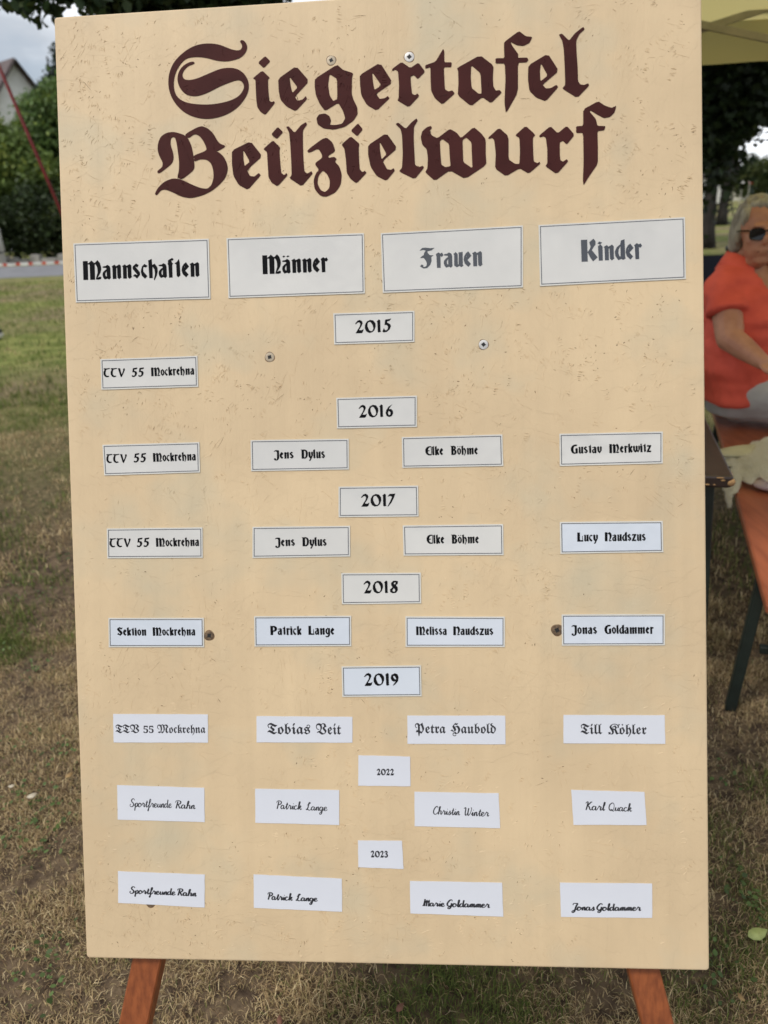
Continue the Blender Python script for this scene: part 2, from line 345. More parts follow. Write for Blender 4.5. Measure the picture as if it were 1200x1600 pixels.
TITLE = [
 (A, [["577 150 592 138 615 152 630 185 618 225 585 258 540 275 480 285 420 278 350 258 280 252 220 262 180 300 150 350 133 420 140 490 170 535 225 562 300 572 380 573 450 563 520 545 575 515 605 470 605 440 590 415 565 407 520 420 440 452 380 485 320 510 270 518 220 508 180 470 160 420 162 370 185 325 225 295 262 283 278 292 265 303 235 312 205 340 190 375 205 405 240 410 290 400 370 365 440 335 500 325 560 332 605 362 632 405 640 450 630 500 600 550 560 595 500 635 430 660 360 670 290 662 220 635 165 590 125 535 103 475 98 410 108 350 135 290 180 240 240 195 300 170 370 162 440 170 500 195 545 210 580 210 595 190 590 168"]], .25, 2),
 (A, [["700 292 748 248 782 282 738 328"], ["665 397 728 345 778 392 766 405 768 470 775 548 792 556 808 550 812 562 748 642 715 620 695 590 688 540 685 470 682 405"]]),
 (A, [["835 400 955 315 1042 415 945 520 965 548 1000 538 1020 515 1028 535 952 617 890 585 850 540 838 480", "910 385 965 458 930 495 918 450"]]),
 (B_, [["52 400 200 305 240 340 308 362 300 395 298 500 310 540 335 590 338 635 310 680 250 722 180 740 110 732 70 705 62 665 80 638 120 632 150 650 160 680 152 708 190 710 235 700 255 665 240 615 208 560 120 615 85 570 58 510 50 450", "150 368 200 400 202 535 175 550 150 510 140 440"]]),
 (B_, [["352 375 488 292 572 425 462 500 485 535 520 530 540 515 552 530 465 613 400 575 362 510 354 440", "435 355 498 445 450 475 440 420"]]),
 (B_, [["568 335 632 287 690 328 745 292 790 352 740 402 715 375 692 385 695 440 702 500 722 510 740 498 750 515 680 590 605 545 612 530 615 440 608 350 590 338 572 348"]]),
 (B_, [["790 310 860 285 895 225 910 200 918 215 918 290 968 290 965 322 915 322 918 400 922 470 945 485 972 478 988 498 905 572 855 530 830 480 826 400 825 322 792 332"]]),
 (C_, [["60 328 215 242 305 312 300 390 303 450 320 480 345 475 360 492 288 563 230 522 155 583 65 510 70 430 68 350", "155 308 218 362 225 500 205 500 158 462 152 390"]]),
 (C_, [["375 155 475 80 520 115 565 120 545 160 505 180 460 175 418 152 430 180 470 235 468 260 530 258 538 275 525 290 468 292 468 490 388 632 378 560 385 400 380 297 318 297 318 263 378 262 375 200"]]),
 (C_, [["538 310 668 232 742 347 632 440 655 465 690 462 725 440 738 455 655 550 590 525 545 480 535 400", "622 295 668 378 618 418 615 350"]]),
 (C_, [["742 105 762 97 810 145 850 95 905 52 915 68 880 100 858 145 860 220 868 330 870 415 885 438 912 442 938 430 945 445 865 528 765 465 785 440 782 330 775 200 765 145"]]),
 (A, [["30 830 50 785 90 760 140 755 205 775 230 795 255 850 268 920 275 990 265 1015 190 1075 158 1060 170 1020 172 960 165 900 155 830 145 795 130 788 115 800 113 840 130 890 135 930 125 965 90 995 45 1030 28 1032 25 1018 60 990 62 960 40 920 27 880"],
      ["205 773 315 713 365 732 400 765 425 810 445 835 488 850 430 885 350 900 272 935 265 915 358 880 350 850 330 810 305 780 275 768 232 800"],
      ["350 880 430 885 470 920 492 965 498 1010 480 1065 440 1110 390 1150 330 1180 250 1200 190 1190 130 1160 80 1140 50 1145 20 1182 8 1170 30 1130 70 1090 130 1065 190 1075 250 1105 310 1130 360 1138 390 1110 403 1060 400 1010 385 965 355 940 310 938 272 955 272 930"]], .2, 2),
 (A, [["525 880 650 818 728 918 625 1010 645 1050 675 1055 705 1030 718 1045 632 1143 570 1110 535 1050 525 970", "600 875 645 955 610 985 602 940"]]),
 (A, [["788 772 832 722 868 757 825 803"], ["735 870 800 812 848 860 843 880 848 960 855 1030 875 1045 890 1030 897 1045 830 1120 790 1095 770 1060 765 980 760 890"]]),
 (A, [["888 722 905 718 945 762 985 712 1020 690 1028 705 1000 745 1000 830 1003 930 1010 1020 1030 1035 1058 1018 1065 1035 992 1120 910 1065 925 1045 922 950 915 830 908 760"]]),
 (B_, [["-3 880 122 787 170 825 190 885 140 915 145 930 180 922 198 935 185 955 215 985 232 1040 225 1110 190 1160 130 1190 90 1185 50 1140 42 1080 60 1030 80 1010 48 968 100 930 100 910 75 865 12 897", "105 1012 135 1040 152 1080 150 1130 120 1160 90 1145 68 1100 75 1050"]], .18, 2),
 (B_, [["292 748 340 698 373 738 335 785"], ["230 840 292 785 350 835 345 860 348 950 352 1005 370 1025 388 1015 397 1030 330 1100 290 1070 265 1030 260 950 250 870"]]),
 (B_, [["408 845 530 763 603 865 505 950 535 1005 560 1010 580 998 587 1015 530 1083 465 1050 425 990 408 910", "485 820 532 905 498 940 488 880"]]),
 (B_, [["592 703 610 693 660 735 700 690 732 665 740 680 715 720 713 800 718 900 722 975 745 992 775 982 782 995 720 1072 615 1020 635 995 640 900 635 780 625 735"]]),
 (B_, [["760 790 770 752 800 725 828 715 835 727 820 750 835 780 872 798 955 735 1000 760 1030 798 1115 723 1165 765 1195 805 1195 900 1200 975 1058 1070 955 1012 855 1083 790 1025 805 1000 808 930 800 870 770 840", "888 818 905 802 950 835 955 930 960 985 925 992 898 975 892 900", "1040 810 1065 792 1100 825 1103 920 1107 1000 1045 958 1042 880"]]),
 (C_, [["268 795 342 728 405 785 405 940 450 970 478 970 482 880 478 795 450 778 520 715 585 775 568 795 570 900 575 955 600 965 612 955 618 968 540 1035 480 998 388 1052 315 1000 320 900 310 810 295 795 275 802"]]),
 (C_, [["610 780 685 717 735 765 795 715 847 775 795 840 770 815 748 825 748 900 752 945 770 955 795 938 805 952 728 1038 652 985 665 965 665 870 655 795 640 785 615 792"]]),
 (C_, [["905 605 1005 550 1050 580 1095 595 1127 580 1115 625 1085 655 1045 663 1000 640 955 612 948 620 990 670 1000 715 1055 717 1045 745 1000 750 1003 850 1003 968 940 1060 908 1112 903 1080 908 950 905 762 858 762 858 718 905 715"]]),
]
for ent in TITLE:
    paint(ent[0], ent[1], *(ent[2:] if len(ent) > 2 else (.12, 1)))

# ------------------------------------------------------------------ relief of the pressed strands: short raised slivers, small splits and painted shade lines
TP = []
for ent in TITLE:
    for loops in ent[1]:
        TP.append([[uv(ent[0][0]+x/4.2857, ent[0][1]+y/4.2857) for x, y in pairs(q)] for q in loops])
TPB = [(min(p[0] for q in L_ for p in q), max(p[0] for q in L_ for p in q), min(p[1] for q in L_ for p in q), max(p[1] for q in L_ for p in q)) for L_ in TP]
def on_title(u, v):
    for L_, (a, b_, c, d) in zip(TP, TPB):
        if a < u < b_ and c < v < d:
            ins = False
            for P in L_:
                for i in range(len(P)):
                    (x1, y1), (x2, y2) = P[i-1], P[i]
                    if (y1 > v) != (y2 > v) and u < (x2-x1)*(v-y1)/(y2-y1)+x1: ins = not ins
            if ins: return True
    return False
R = random.Random(5)
SL, CRK_SHADE, SLT, CRT_SHADE = G(), G(), G(), G()
def crack_shade(g, u, v, a, ln, wd, z):
    du, dv = math.cos(a), math.sin(a); nu, nv = -dv, du; bend = R.uniform(-.15, .15)*ln
    P = [(0, 0), (ln*.35, wd*.5+bend*.6), (ln*.7, wd*.4+bend*.8), (ln, bend), (ln*.65, -wd*.4+bend*.8), (ln*.3, -wd*.5+bend*.6)]
    g.add([onb(u+x*du+y*nu, v+x*dv+y*nv, z+R.random()*.00002) for x, y in P], [(5, 4, 3, 2, 1, 0)])
def ridge_(g, u, v, a, ln, wd, h, z0):
    du, dv = math.cos(a), math.sin(a); nu, nv = -dv, du; bend = R.uniform(-.10, .10)*ln; V = []
    for t in (0, .33, .66, 1):
        ww = wd*(1-abs(2*t-1))*.8+wd*.2; bb = bend*4*t*(1-t); x = ln*t; hh = h*math.sin(math.pi*(.08+.84*t))
        for y, z in ((-ww*.25, 0), (0, hh), (ww*.75, 0)): V.append(onb(u+x*du+(y+bb)*nu, v+x*dv+(y+bb)*nv, z0+z))
    g.add(V, [(j*3+k_, j*3+k_+3, j*3+k_+4, j*3+k_+1) for j in range(3) for k_ in range(2)])
def mark(u, v, a, ln, wd, h, brown):
    e = (u+math.cos(a)*ln, v+math.sin(a)*ln)
    if not (.004 < u < BW-.004 and .004 < v < BH-.004 and .004 < e[0] < BW-.004 and .004 < e[1] < BH-.004): return
    ti = on_title(u, v)
    if ti != on_title(*e): return
    z0 = .00066 if ti else .00001
    ridge_(SLT if ti else SL, u, v, a, ln, wd*1.05, h*1.25, z0)
    if brown: crack_shade(CRT_SHADE if ti else CRK_SHADE, u-math.sin(a)*-wd*.8, v+math.cos(a)*wd*.8, a+R.gauss(0, .1), ln*R.uniform(.3, .8), R.uniform(.0003, .0006), z0+.00011 + (.0001 if ti else 0))  # thin dark line along the sliver's edge, its shadow painted in colour
nc = 0
while nc < 1450:
    u, v = R.uniform(0.01, BW-0.01), R.uniform(0.01, BH-0.01)
    dens = mn.noise(Vector((u*5.5, v*5.5, 3.3))) + .25*mn.noise(Vector((u*15, v*15, 9))) + (.08 if v < .45*BH else .02)
    if dens + R.uniform(-.55, .4) < 0: continue
    nc += 1
    a0 = R.choice((R.uniform(0, math.pi), 2.0+R.gauss(0, .25), .5+R.gauss(0, .25), R.uniform(0, math.pi)))   # the way this flake lies
    kind_ = R.random(); top_ = v < .42*BH
    if kind_ < .45:      # frayed end of a flake: a rank of short parallel lifts
        m_ = R.randint(3, 8); st = R.uniform(.0016, .0034)
        for k_ in range(m_):
            uu = u - math.sin(a0)*st*k_ + R.gauss(0, .0008); vv = v + math.cos(a0)*st*k_ + R.gauss(0, .0008)
            mark(uu, vv, a0+R.gauss(0, .14), R.uniform(.0025, .0075), R.uniform(.0007, .0012), R.uniform(.0002, .00045), R.random() < (.20 if top_ else .10))
    elif kind_ < .62:    # straight edge of a flake, sometimes with the corner
        ln_ = R.uniform(.010, .026); mark(u, v, a0, ln_, R.uniform(.0006, .0010), R.uniform(.00015, .0003), R.random() < .15)
        if R.random() < .5: mark(u+math.cos(a0)*ln_, v+math.sin(a0)*ln_, a0+1.5+R.gauss(0, .2), R.uniform(.004, .010), .0008, .00025, False)
    else:                # loose nicks
        for k_ in range(R.randint(2, 5)):
            uu, vv = u+R.gauss(0, .006), v+R.gauss(0, .007)
            if R.random() < (.26 if top_ else .14):
                ti = on_title(uu, vv); crack_shade(CRT_SHADE if ti else CRK_SHADE, uu, vv, a0+R.gauss(0, .6), R.uniform(.0012, .0038), R.uniform(.0005, .0012), .0007 if ti else .00012)
            else: mark(uu, vv, a0+R.gauss(0, .5), R.uniform(.002, .006), R.uniform(.0008, .0014), R.uniform(.0002, .0005), R.random() < .25)
for _ in range(330):     # outlines of whole flakes showing through the paint
    u, v = R.uniform(.01, BW-.03), R.uniform(.01, BH-.02); a = R.choice((R.uniform(0, math.pi), math.pi/2+R.gauss(0, .15), 2.1+R.gauss(0, .2), .5+R.gauss(0, .2))); w_ = R.uniform(.004, .018); ln_ = R.uniform(.018, .050)
    for k_ in range(R.choice((1, 1, 2, 2, 3))):
        off = w_*k_*R.uniform(.8, 1.2); uu, vv = u-math.sin(a)*off, v+math.cos(a)*off; s0 = R.uniform(0, .25)*ln_
        for q in range(2):
            l2 = ln_*R.uniform(.25, .5); mark(uu+math.cos(a)*(s0+q*ln_*.5), vv+math.sin(a)*(s0+q*ln_*.5), a+R.gauss(0, .015), l2, R.uniform(.0006, .0009), R.uniform(.00016, .00028), False)
    if R.random() < .4: mark(u+math.cos(a)*ln_, v+math.sin(a)*ln_, a+1.57+R.gauss(0, .3), w_*.9, .0007, .0002, R.random() < .2)
for _ in range(900):     # small lifted fibres everywhere
    mark(R.uniform(.006, BW-.006), R.uniform(.006, BH-.006), R.choice((R.uniform(0, math.pi), 2.1+R.gauss(0, .3))), R.uniform(.002, .007), R.uniform(.0008, .0013), R.uniform(.00025, .00045), R.random() < .05)
m_crackt_shade = simple('dark_split_and_sliver_shade', (0.016, 0.007, 0.006), None, 60, .8)  # splits in the lettering, and shade painted beside the slivers there
SL.build('raised_slivers', m_board, board, kind='stuff'); CRK_SHADE.build('splits_and_sliver_shade', m_crack_shade, board, kind='stuff')
SLT.build('raised_slivers', m_title, board, kind='stuff'); CRT_SHADE.build('splits_and_sliver_shade', m_crackt_shade, board, kind='stuff')
# ------------------------------------------------------------------ lettering on the labels
# heavy narrow blackletter drawn for this scene: baseline 0, x height about 265, capitals about 350; first list outline, then holes
GL = {
'M': (375, [["0 345 85 345 88 300 115 305 165 352 215 305 235 305 285 355 325 305 345 240 350 190 335 130 300 70 275 30 300 30 325 45 350 40 345 10 300 0 250 5 270 60 290 120 290 180 280 240 255 285 225 290 225 0 140 0 135 290 88 290 90 0 5 0"]]),
'a': (166, [["0 230 30 238 55 238 90 262 130 238 142 200 144 50 150 25 120 -5 97 15 80 15 38 0 10 35 -2 80 5 120 40 158 78 183 76 208 55 218 5 222", "42 70 42 110 60 140 76 158 80 50 62 42"]]),
'n': (192, [["0 235 50 262 75 235 85 232 145 265 170 240 170 45 180 30 140 0 112 25 105 210 85 212 78 205 80 5 18 5 15 220"]]),
'm': (282, [["0 235 45 262 75 235 85 232 135 262 165 235 175 232 235 265 260 240 260 45 270 30 230 0 202 25 195 210 175 212 168 205 170 5 108 5 105 205 85 212 78 205 80 5 18 5 15 220"]]),
's': (150, [["0 200 10 225 65 272 110 245 85 208 55 228 45 215 130 110 133 65 78 2 45 35 5 45 38 75 70 58 92 60 85 80 10 170"]]),
'c': (132, [["65 258 120 228 90 205 45 215 30 175 35 120 112 35 72 -5 15 50 -3 125 20 215"]]),
'h': (188, [["0 325 60 350 66 235 120 258 165 190 170 120 150 40 112 -40 105 -30 130 70 120 160 75 215 72 0 15 0"]]),
'f': (122, [["5 315 80 358 105 335 80 315 58 325 72 268 92 255 75 238 78 0 20 0 10 238 -5 250 5 272"]]),
't': (118, [["0 262 40 280 75 335 85 270 95 35 60 5 35 30 28 245 5 255"]]),
'e': (145, [["80 268 133 195 58 118 122 45 80 0 20 60 0 125 12 190 40 235", "42 165 60 190 46 205 36 185"]]),
'r': (135, [["0 240 42 270 78 246 108 264 130 225 102 198 76 215 76 0 18 0 12 210"]]),
'F': (290, [["0 322 45 360 105 363 200 350 270 360 215 325 155 312 135 310 140 270 180 225 250 225 205 200 210 130 185 60 130 5 65 0 5 35 30 60 55 50 50 25 80 10 125 35 135 85 115 140 70 192 5 185 45 215 80 235 85 270 115 320 65 338"]]),
'u': (175, [["0 235 35 265 65 230 70 35 92 40 100 225 90 255 160 265 160 35 172 20 138 0 105 25 55 0 12 28 14 220"]]),
'K': (300, [["0 375 105 375 108 0 5 0"], ["100 168 125 162 165 215 178 250 155 330 225 385 255 345 255 290 215 240 185 190 290 60 212 0 165 70 122 155 100 158"]]),
'i': (90, [["0 255 35 278 70 242 72 5 8 5"], ["-8 305 18 330 65 315 30 290"]]),
'd': (180, [["98 265 110 330 168 350 172 40 180 20 138 0 112 20 55 0 5 70 -3 148 35 220", "48 125 55 185 98 245 100 55 82 45 60 75"]]),
'o': (156, [["75 268 10 215 0 130 20 55 70 0 130 50 148 130 135 210", "70 225 48 180 50 100 80 45 100 95 98 170"]]),
'k': (162, [["0 325 60 350 70 0 10 0"], ["62 150 70 190 110 262 150 235 145 200 105 150 155 35 115 0 80 45"]]),
'l': (88, [["0 325 62 350 68 45 80 30 40 0 8 30"]]),
'y': (168, [["0 235 35 265 68 235 70 110 95 60 112 110 105 235 130 265 162 235 160 120 115 10 70 -80 45 -95 25 -70 55 -45 72 5 20 55 8 110 5 220"]]),
'J': (195, [["0 300 45 340 110 345 175 335 180 300 180 40 160 -20 120 -55 60 -65 5 -35 5 10 40 25 65 0 60 -30 100 -30 115 10 115 270 90 300 45 310 5 290"]]),
'D': (265, [["0 350 40 340 150 345 215 310 250 240 250 130 225 50 165 0 30 0 30 310", "115 310 165 290 185 230 185 110 160 45 115 35"]]),
'E': (240, [["215 345 120 345 50 310 0 230 0 120 50 40 120 0 225 5 225 35 140 40 100 80 85 130 88 160 150 165 150 190 85 190 100 260 140 310 215 320"], ["212 20 228 20 228 330 212 330"]]),
'B': (245, [["0 350 40 340 150 345 205 305 205 240 170 200 220 160 230 80 185 10 120 0 35 0 35 310", "115 310 145 290 145 235 115 215", "115 175 155 150 155 70 115 35"]]),
'G': (255, [["225 335 190 350 120 345 45 305 0 220 0 130 40 40 110 0 235 15 235 190 215 215 150 185 165 160 165 40 120 40 90 90 80 180 100 260 140 300 190 295"]]),
'v': (160, [["0 235 35 265 65 235 65 110 90 60 110 110 100 235 125 265 155 235 150 110 90 0 30 50 10 110"]]),
'w': (255, [["0 235 35 265 65 235 65 110 85 60 105 100 100 235 130 265 160 235 160 110 180 60 200 100 195 235 220 265 250 235 245 110 185 0 135 45 90 0 30 50 10 110"]]),
'z': (170, [["5 215 20 265 155 265 160 240 75 50 155 50 150 0 0 0 0 25 80 215"]]),
'L': (225, [["0 345 85 345 85 60 110 45 200 45 205 0 0 0"], ["180 60 196 60 186 120 192 230 176 180"]]),
'N': (262, [["0 345 85 345 88 300 110 305 165 355 220 310 245 240 240 160 200 80 180 35 235 40 230 5 150 0 175 110 180 200 165 260 130 290 88 280 90 0 0 0"]]),
'S': (220, [["0 270 15 310 95 355 170 320 205 345 190 285 150 270 90 305 70 285 195 150 200 90 115 0 65 40 5 50 30 110 55 100 75 70 110 60 130 95 15 225"]]),
'P': (262, [["0 350 160 345 225 300 245 235 215 165 150 130 100 130 90 0 5 0", "95 310 135 295 160 240 145 185 95 165"]]),
'g': (176, [["80 268 15 210 0 130 25 55 70 15 100 40 100 -10 85 -50 40 -60 20 -40 0 -60 40 -95 100 -90 150 -40 162 20 160 240 135 262 105 240", "55 190 50 110 75 65 98 90 98 215 80 225"]]),
'T': (270, [["0 330 30 355 120 345 240 360 255 335 150 315 100 300 75 200 80 100 130 45 200 50 215 20 130 -5 50 30 5 110 5 210 50 305 30 320"]]),
'V': (285, [["0 345 90 345 95 300 150 90 220 250 215 320 260 345 280 300 240 200 150 -5 110 20 40 250 20 320"]]),
'5': (262, [["60 345 230 365 235 335 200 310 110 300 100 235 190 215 220 150 190 60 110 0 30 0 0 30 20 70 50 40 110 45 140 100 135 160 100 190 30 185"]]),
}
# calligraphic figures, cap height 290
DG = {
'2': (212, [["0 220 55 285 110 303 160 275 175 230 140 155 85 70 150 65 200 90 170 15 140 0 5 0 110 155 125 215 95 255 55 245 10 210"]]),
'0': (268, [["125 295 200 280 250 215 255 145 220 55 165 10 100 0 35 35 0 105 5 185 50 260", "95 255 140 250 190 175 205 95 180 45 145 30 100 55 60 145 60 215"]]),
'1': (112, [["0 255 50 300 80 280 80 35 95 15 35 2 20 20 15 240"]]),
'5': (225, [["70 290 140 295 215 310 175 265 115 250 115 220 185 180 200 135 170 65 100 10 30 0 0 20 35 95 55 50 90 40 130 75 135 135 100 170 55 170 65 240"]]),
'6': (225, [["195 300 100 240 40 160 25 90 50 25 110 0 170 20 205 80 200 140 160 185 115 180 105 195 150 255", "100 150 75 90 100 40 140 50 145 110"]]),
'7': (190, [["0 240 45 290 180 300 145 210 85 90 5 0 -8 0 55 110 105 225 60 250 5 235"]]),
'8': (220, [["100 290 170 290 215 275 205 225 160 185 200 140 205 70 160 10 80 0 20 30 15 85 80 140 50 185 45 240", "120 255 160 255 150 215 120 205 105 230", "110 120 70 75 85 35 140 35 145 80"]]),
'9': (205, [["105 290 165 265 190 200 175 110 115 40 55 0 50 5 125 110 80 95 30 120 0 180 25 255", "65 235 100 225 135 170 125 140 90 155 60 200"]]),
'3': (200, [["10 235 60 295 130 295 175 250 150 195 110 170 165 150 190 90 160 30 100 0 30 5 0 40 30 75 60 35 110 45 130 95 105 140 60 150 65 175 115 205 120 240 95 262 55 250 25 215"]]),
}
m_ink = simple('black_toner_print', (0.006, 0.006, 0.007), None, 40, 0.5, spec=0.05, coat=0.05, coatr=0.08)
m_inkg = simple('black_toner_under_shiny_film', (0.01, 0.011, 0.014), None, 40, 0.35, spec=0.6, coat=1.0, coatr=0.12); m_inkg.node_tree.nodes['Principled BSDF'].inputs['Coat IOR'].default_value = 1.75
m_inkd = simple('black_inkjet_print', (0.018, 0.018, 0.024), None, 40, 0.8)
m_frame = simple('grey_printed_frame', (0.10, 0.105, 0.115), (0.15, 0.155, 0.165), 60, 0.4, spec=0.3, coat=0.3, coatr=0.08)
def lam(name, c, c2):
    m, n, l, b = new_mat(name); setp(b, 0.35, 0.5, None, 1.0, 0.06); b.inputs['Coat IOR'].default_value = 1.65
    t = n.new('ShaderNodeTexCoord')
    ns = n.new('ShaderNodeTexNoise'); ns.inputs['Scale'].default_value = 14; ns.inputs['Detail'].default_value = 3; l.new(t.outputs['Object'], ns.inputs['Vector'])
    r = n.new('ShaderNodeValToRGB'); r.color_ramp.elements[0].color = (*c2, 1); r.color_ramp.elements[1].color = (*c, 1)
    r.color_ramp.elements[0].position = .35; r.color_ramp.elements[1].position = .65
    l.new(ns.outputs['Fac'], r.inputs[0]); l.new(r.outputs[0], b.inputs['Base Color'])
    n2 = n.new('ShaderNodeTexNoise'); n2.inputs['Scale'].default_value = 22; n2.inputs['Detail'].default_value = 2; l.new(t.outputs['Object'], n2.inputs['Vector'])
    bp = n.new('ShaderNodeBump'); bp.inputs['Strength'].default_value = .8; bp.inputs['Distance'].default_value = .0022; l.new(n2.outputs['Fac'], bp.inputs['Height'])
    l.new(bp.outputs[0], b.inputs['Coat Normal'])
    return m
m_film = lam('clear_laminate_film_rim', (0.64, 0.62, 0.56), (0.59, 0.57, 0.51))
m_lamw = lam('laminated_warm_paper', (0.62, 0.60, 0.555), (0.57, 0.555, 0.515))
m_lamb = lam('laminated_bluish_paper', (0.60, 0.635, 0.69), (0.56, 0.60, 0.65))
m_paper = simple('bluish_white_printer_paper', (0.655, 0.67, 0.715), (0.62, 0.635, 0.68), 10, 0.75, 0.15, 60, 0.0004)

def fatten(P, d, hole):
    A_ = sum(P[i-1][0]*P[i][1]-P[i][0]*P[i-1][1] for i in range(len(P))); sg = (1 if A_ > 0 else -1)*(-1 if hole else 1); out = []
    for i in range(len(P)):
        a, b_, c = Vector(P[i-1]), Vector(P[i]), Vector(P[(i+1) % len(P)]); e1 = (b_-a).normalized(); e2 = (c-b_).normalized()
        nn = Vector((e1.y+e2.y, -e1.x-e2.x)); nn = nn.normalized() if nn.length > .1 else Vector((e1.y, -e1.x)); out.append(tuple(b_+nn*d*sg))
    return out
def poly_glyph(loops, fat=0):
    LL = [fatten(pairs(s), fat, i_ > 0) for i_, s in enumerate(loops)]; flat = [p for q in LL for p in q]
    tri = tessellate_polygon([[Vector((x, y, 0)) for x, y in q] for q in LL]); out = []
    for tr in tri:
        a, b, c = [Vector(flat[i]) for i in tr]
        out.append(tuple(tr) if (b-a).x*(c-a).y-(b-a).y*(c-a).x > 0 else tuple(tr[::-1]))
    return flat, out
def word_own(text, font, space=14, fat=0):
    V = []; F = []; x = 0
    for ch in text:
        um = ch in 'äö'; adv, polys = font[{'ä': 'a', 'ö': 'o'}.get(ch, ch)]
        for k_, loops in enumerate(polys):
            f, t = poly_glyph(loops, fat); b0 = len(V); V += [(p[0]+x, p[1], k_) for p in f]; F += [tuple(b0+i for i in q) for q in t]
        if um:
            for dx in (20, 100):
                b0 = len(V); V += [(x+dx-22, 312, 0), (x+dx+5, 295, 0), (x+dx+38, 318, 0), (x+dx+8, 335, 0)]; F.append((b0, b0+1, b0+2, b0+3))
        x += adv + space
    return V, F, x-space, 350.0 if font is GL else 290.0
SCR = {
'a': (105, [[(70,80),(40,100),(10,70),(8,30),(30,5),(60,30),(72,95),(72,30),(90,5),(110,30)]]),
'c': (90, [[(75,80),(50,100),(15,75),(10,30),(40,3),(75,15),(95,35)]]),
'd': (108, [[(70,80),(40,100),(10,70),(8,30),(30,5),(60,30),(75,110),(80,200),(76,100),(76,30),(95,5),(112,30)]]),
'e': (85, [[(5,30),(40,50),(65,75),(50,100),(20,85),(10,45),(25,10),(55,5),(90,35)]]),
'f': (75, [[(0,20),(40,80),(70,160),(65,200),(45,190),(38,120),(35,0),(30,-80),(15,-90),(15,-60),(50,0),(85,30)]]),
'g': (100, [[(70,80),(40,100),(10,70),(8,30),(30,5),(60,30),(74,95),(70,0),(60,-75),(35,-95),(15,-75),(40,-35),(105,30)]]),
'h': (105, [[(0,25),(35,100),(50,185),(38,200),(25,170),(20,0)],[(20,40),(45,90),(70,95),(78,70),(76,25),(90,5),(110,30)]]),
'i': (55, [[(0,25),(30,95),(28,30),(40,5),(60,30)],[(26,140),(38,148)]]),
'k': (98, [[(0,25),(35,100),(50,185),(38,200),(25,170),(20,0)],[(20,40),(55,95),(75,90),(65,60),(30,50),(60,30),(80,5),(105,30)]]),
'l': (58, [[(0,25),(40,110),(50,185),(38,200),(28,165),(28,30),(42,5),(62,30)]]),
'm': (130, [[(0,30),(20,95),(22,0)],[(22,50),(45,95),(60,90),(62,0)],[(62,50),(85,95),(100,90),(102,30),(115,5),(135,30)]]),
'n': (92, [[(0,30),(20,95),(22,0)],[(22,50),(45,95),(62,90),(64,30),(78,5),(98,30)]]),
'o': (92, [[(60,95),(30,100),(8,65),(12,20),(40,2),(70,30),(72,75),(50,100),(60,80),(95,75)]]),
'p': (98, [[(0,30),(25,95),(22,-90)],[(22,60),(50,98),(78,80),(75,25),(45,3),(24,20)],[(60,10),(100,30)]]),
'r': (92, [[(0,30),(25,85),(30,110),(45,90),(70,85),(65,30),(80,5),(100,30)]]),
's': (80, [[(0,20),(30,60),(45,105),(55,60),(60,20),(35,0),(12,15)],[(40,3),(85,30)]]),
't': (72, [[(0,30),(35,100),(45,165),(38,60),(45,10),(60,5),(80,30)],[(15,110),(70,118)]]),
'u': (100, [[(0,30),(20,95),(18,30),(35,5),(60,30),(75,95),(74,30),(88,5),(108,30)]]),
'S': (125, [[(115,165),(95,200),(60,200),(35,165),(50,125),(90,90),(100,45),(70,5),(25,10),(5,45),(25,70)]]),
'R': (145, [[(10,150),(20,190),(70,205),(120,180),(115,130),(70,105),(45,105)],[(60,185),(50,100),(40,0)],[(70,105),(100,50),(120,5),(145,30)]]),
'P': (122, [[(10,150),(20,190),(70,205),(120,180),(115,130),(70,105),(45,105)],[(60,185),(50,100),(40,0)]]),
'C': (125, [[(110,160),(100,200),(60,190),(20,120),(15,50),(50,2),(95,15),(125,55)]]),
'L': (125, [[(20,130),(50,150),(90,185),(80,205),(55,180),(50,80),(25,10),(10,25),(40,25),(90,0),(130,30)]]),
'W': (180, [[(0,170),(20,200),(40,180),(40,60),(60,5),(95,70),(105,190),(100,60),(120,5),(160,80),(170,190),(150,200)]]),
'K': (145, [[(10,160),(25,195),(50,190),(45,90),(35,0)],[(130,190),(110,195),(55,105),(80,90),(110,20),(135,5),(150,30)]]),
'Q': (150, [[(70,200),(20,150),(15,60),(60,5),(115,40),(125,130),(95,195),(60,195)],[(50,40),(80,30),(120,-5),(150,20)]]),
'M': (170, [[(5,10),(25,30),(40,190),(45,190),(50,0)],[(50,60),(90,185),(95,0)],[(95,60),(140,185),(145,20),(160,5),(178,30)]]),
'G': (130, [[(110,160),(100,200),(60,190),(20,120),(15,60),(50,20),(95,50),(105,110),(100,0),(70,-50),(35,-40),(60,0),(130,40)]]),
'J': (115, [[(20,150),(30,195),(80,200),(110,190),(85,100),(70,-20),(40,-60),(15,-40),(45,0),(120,35)]]),
}
def catmull(P, k=3):
    if len(P) < 3: return P
    out = []; Q = [P[0]] + P + [P[-1]]
    for i in range(1, len(Q)-2):
        p0, p1, p2, p3 = Q[i-1:i+3]
        for j in range(k):
            t = j/k
            out.append(tuple(.5*((2*p1[c])+(-p0[c]+p2[c])*t+(2*p0[c]-5*p1[c]+4*p2[c]-p3[c])*t*t+(-p0[c]+3*p1[c]-3*p2[c]+p3[c])*t**3) for c in (0, 1)))
    return out + [P[-1]]
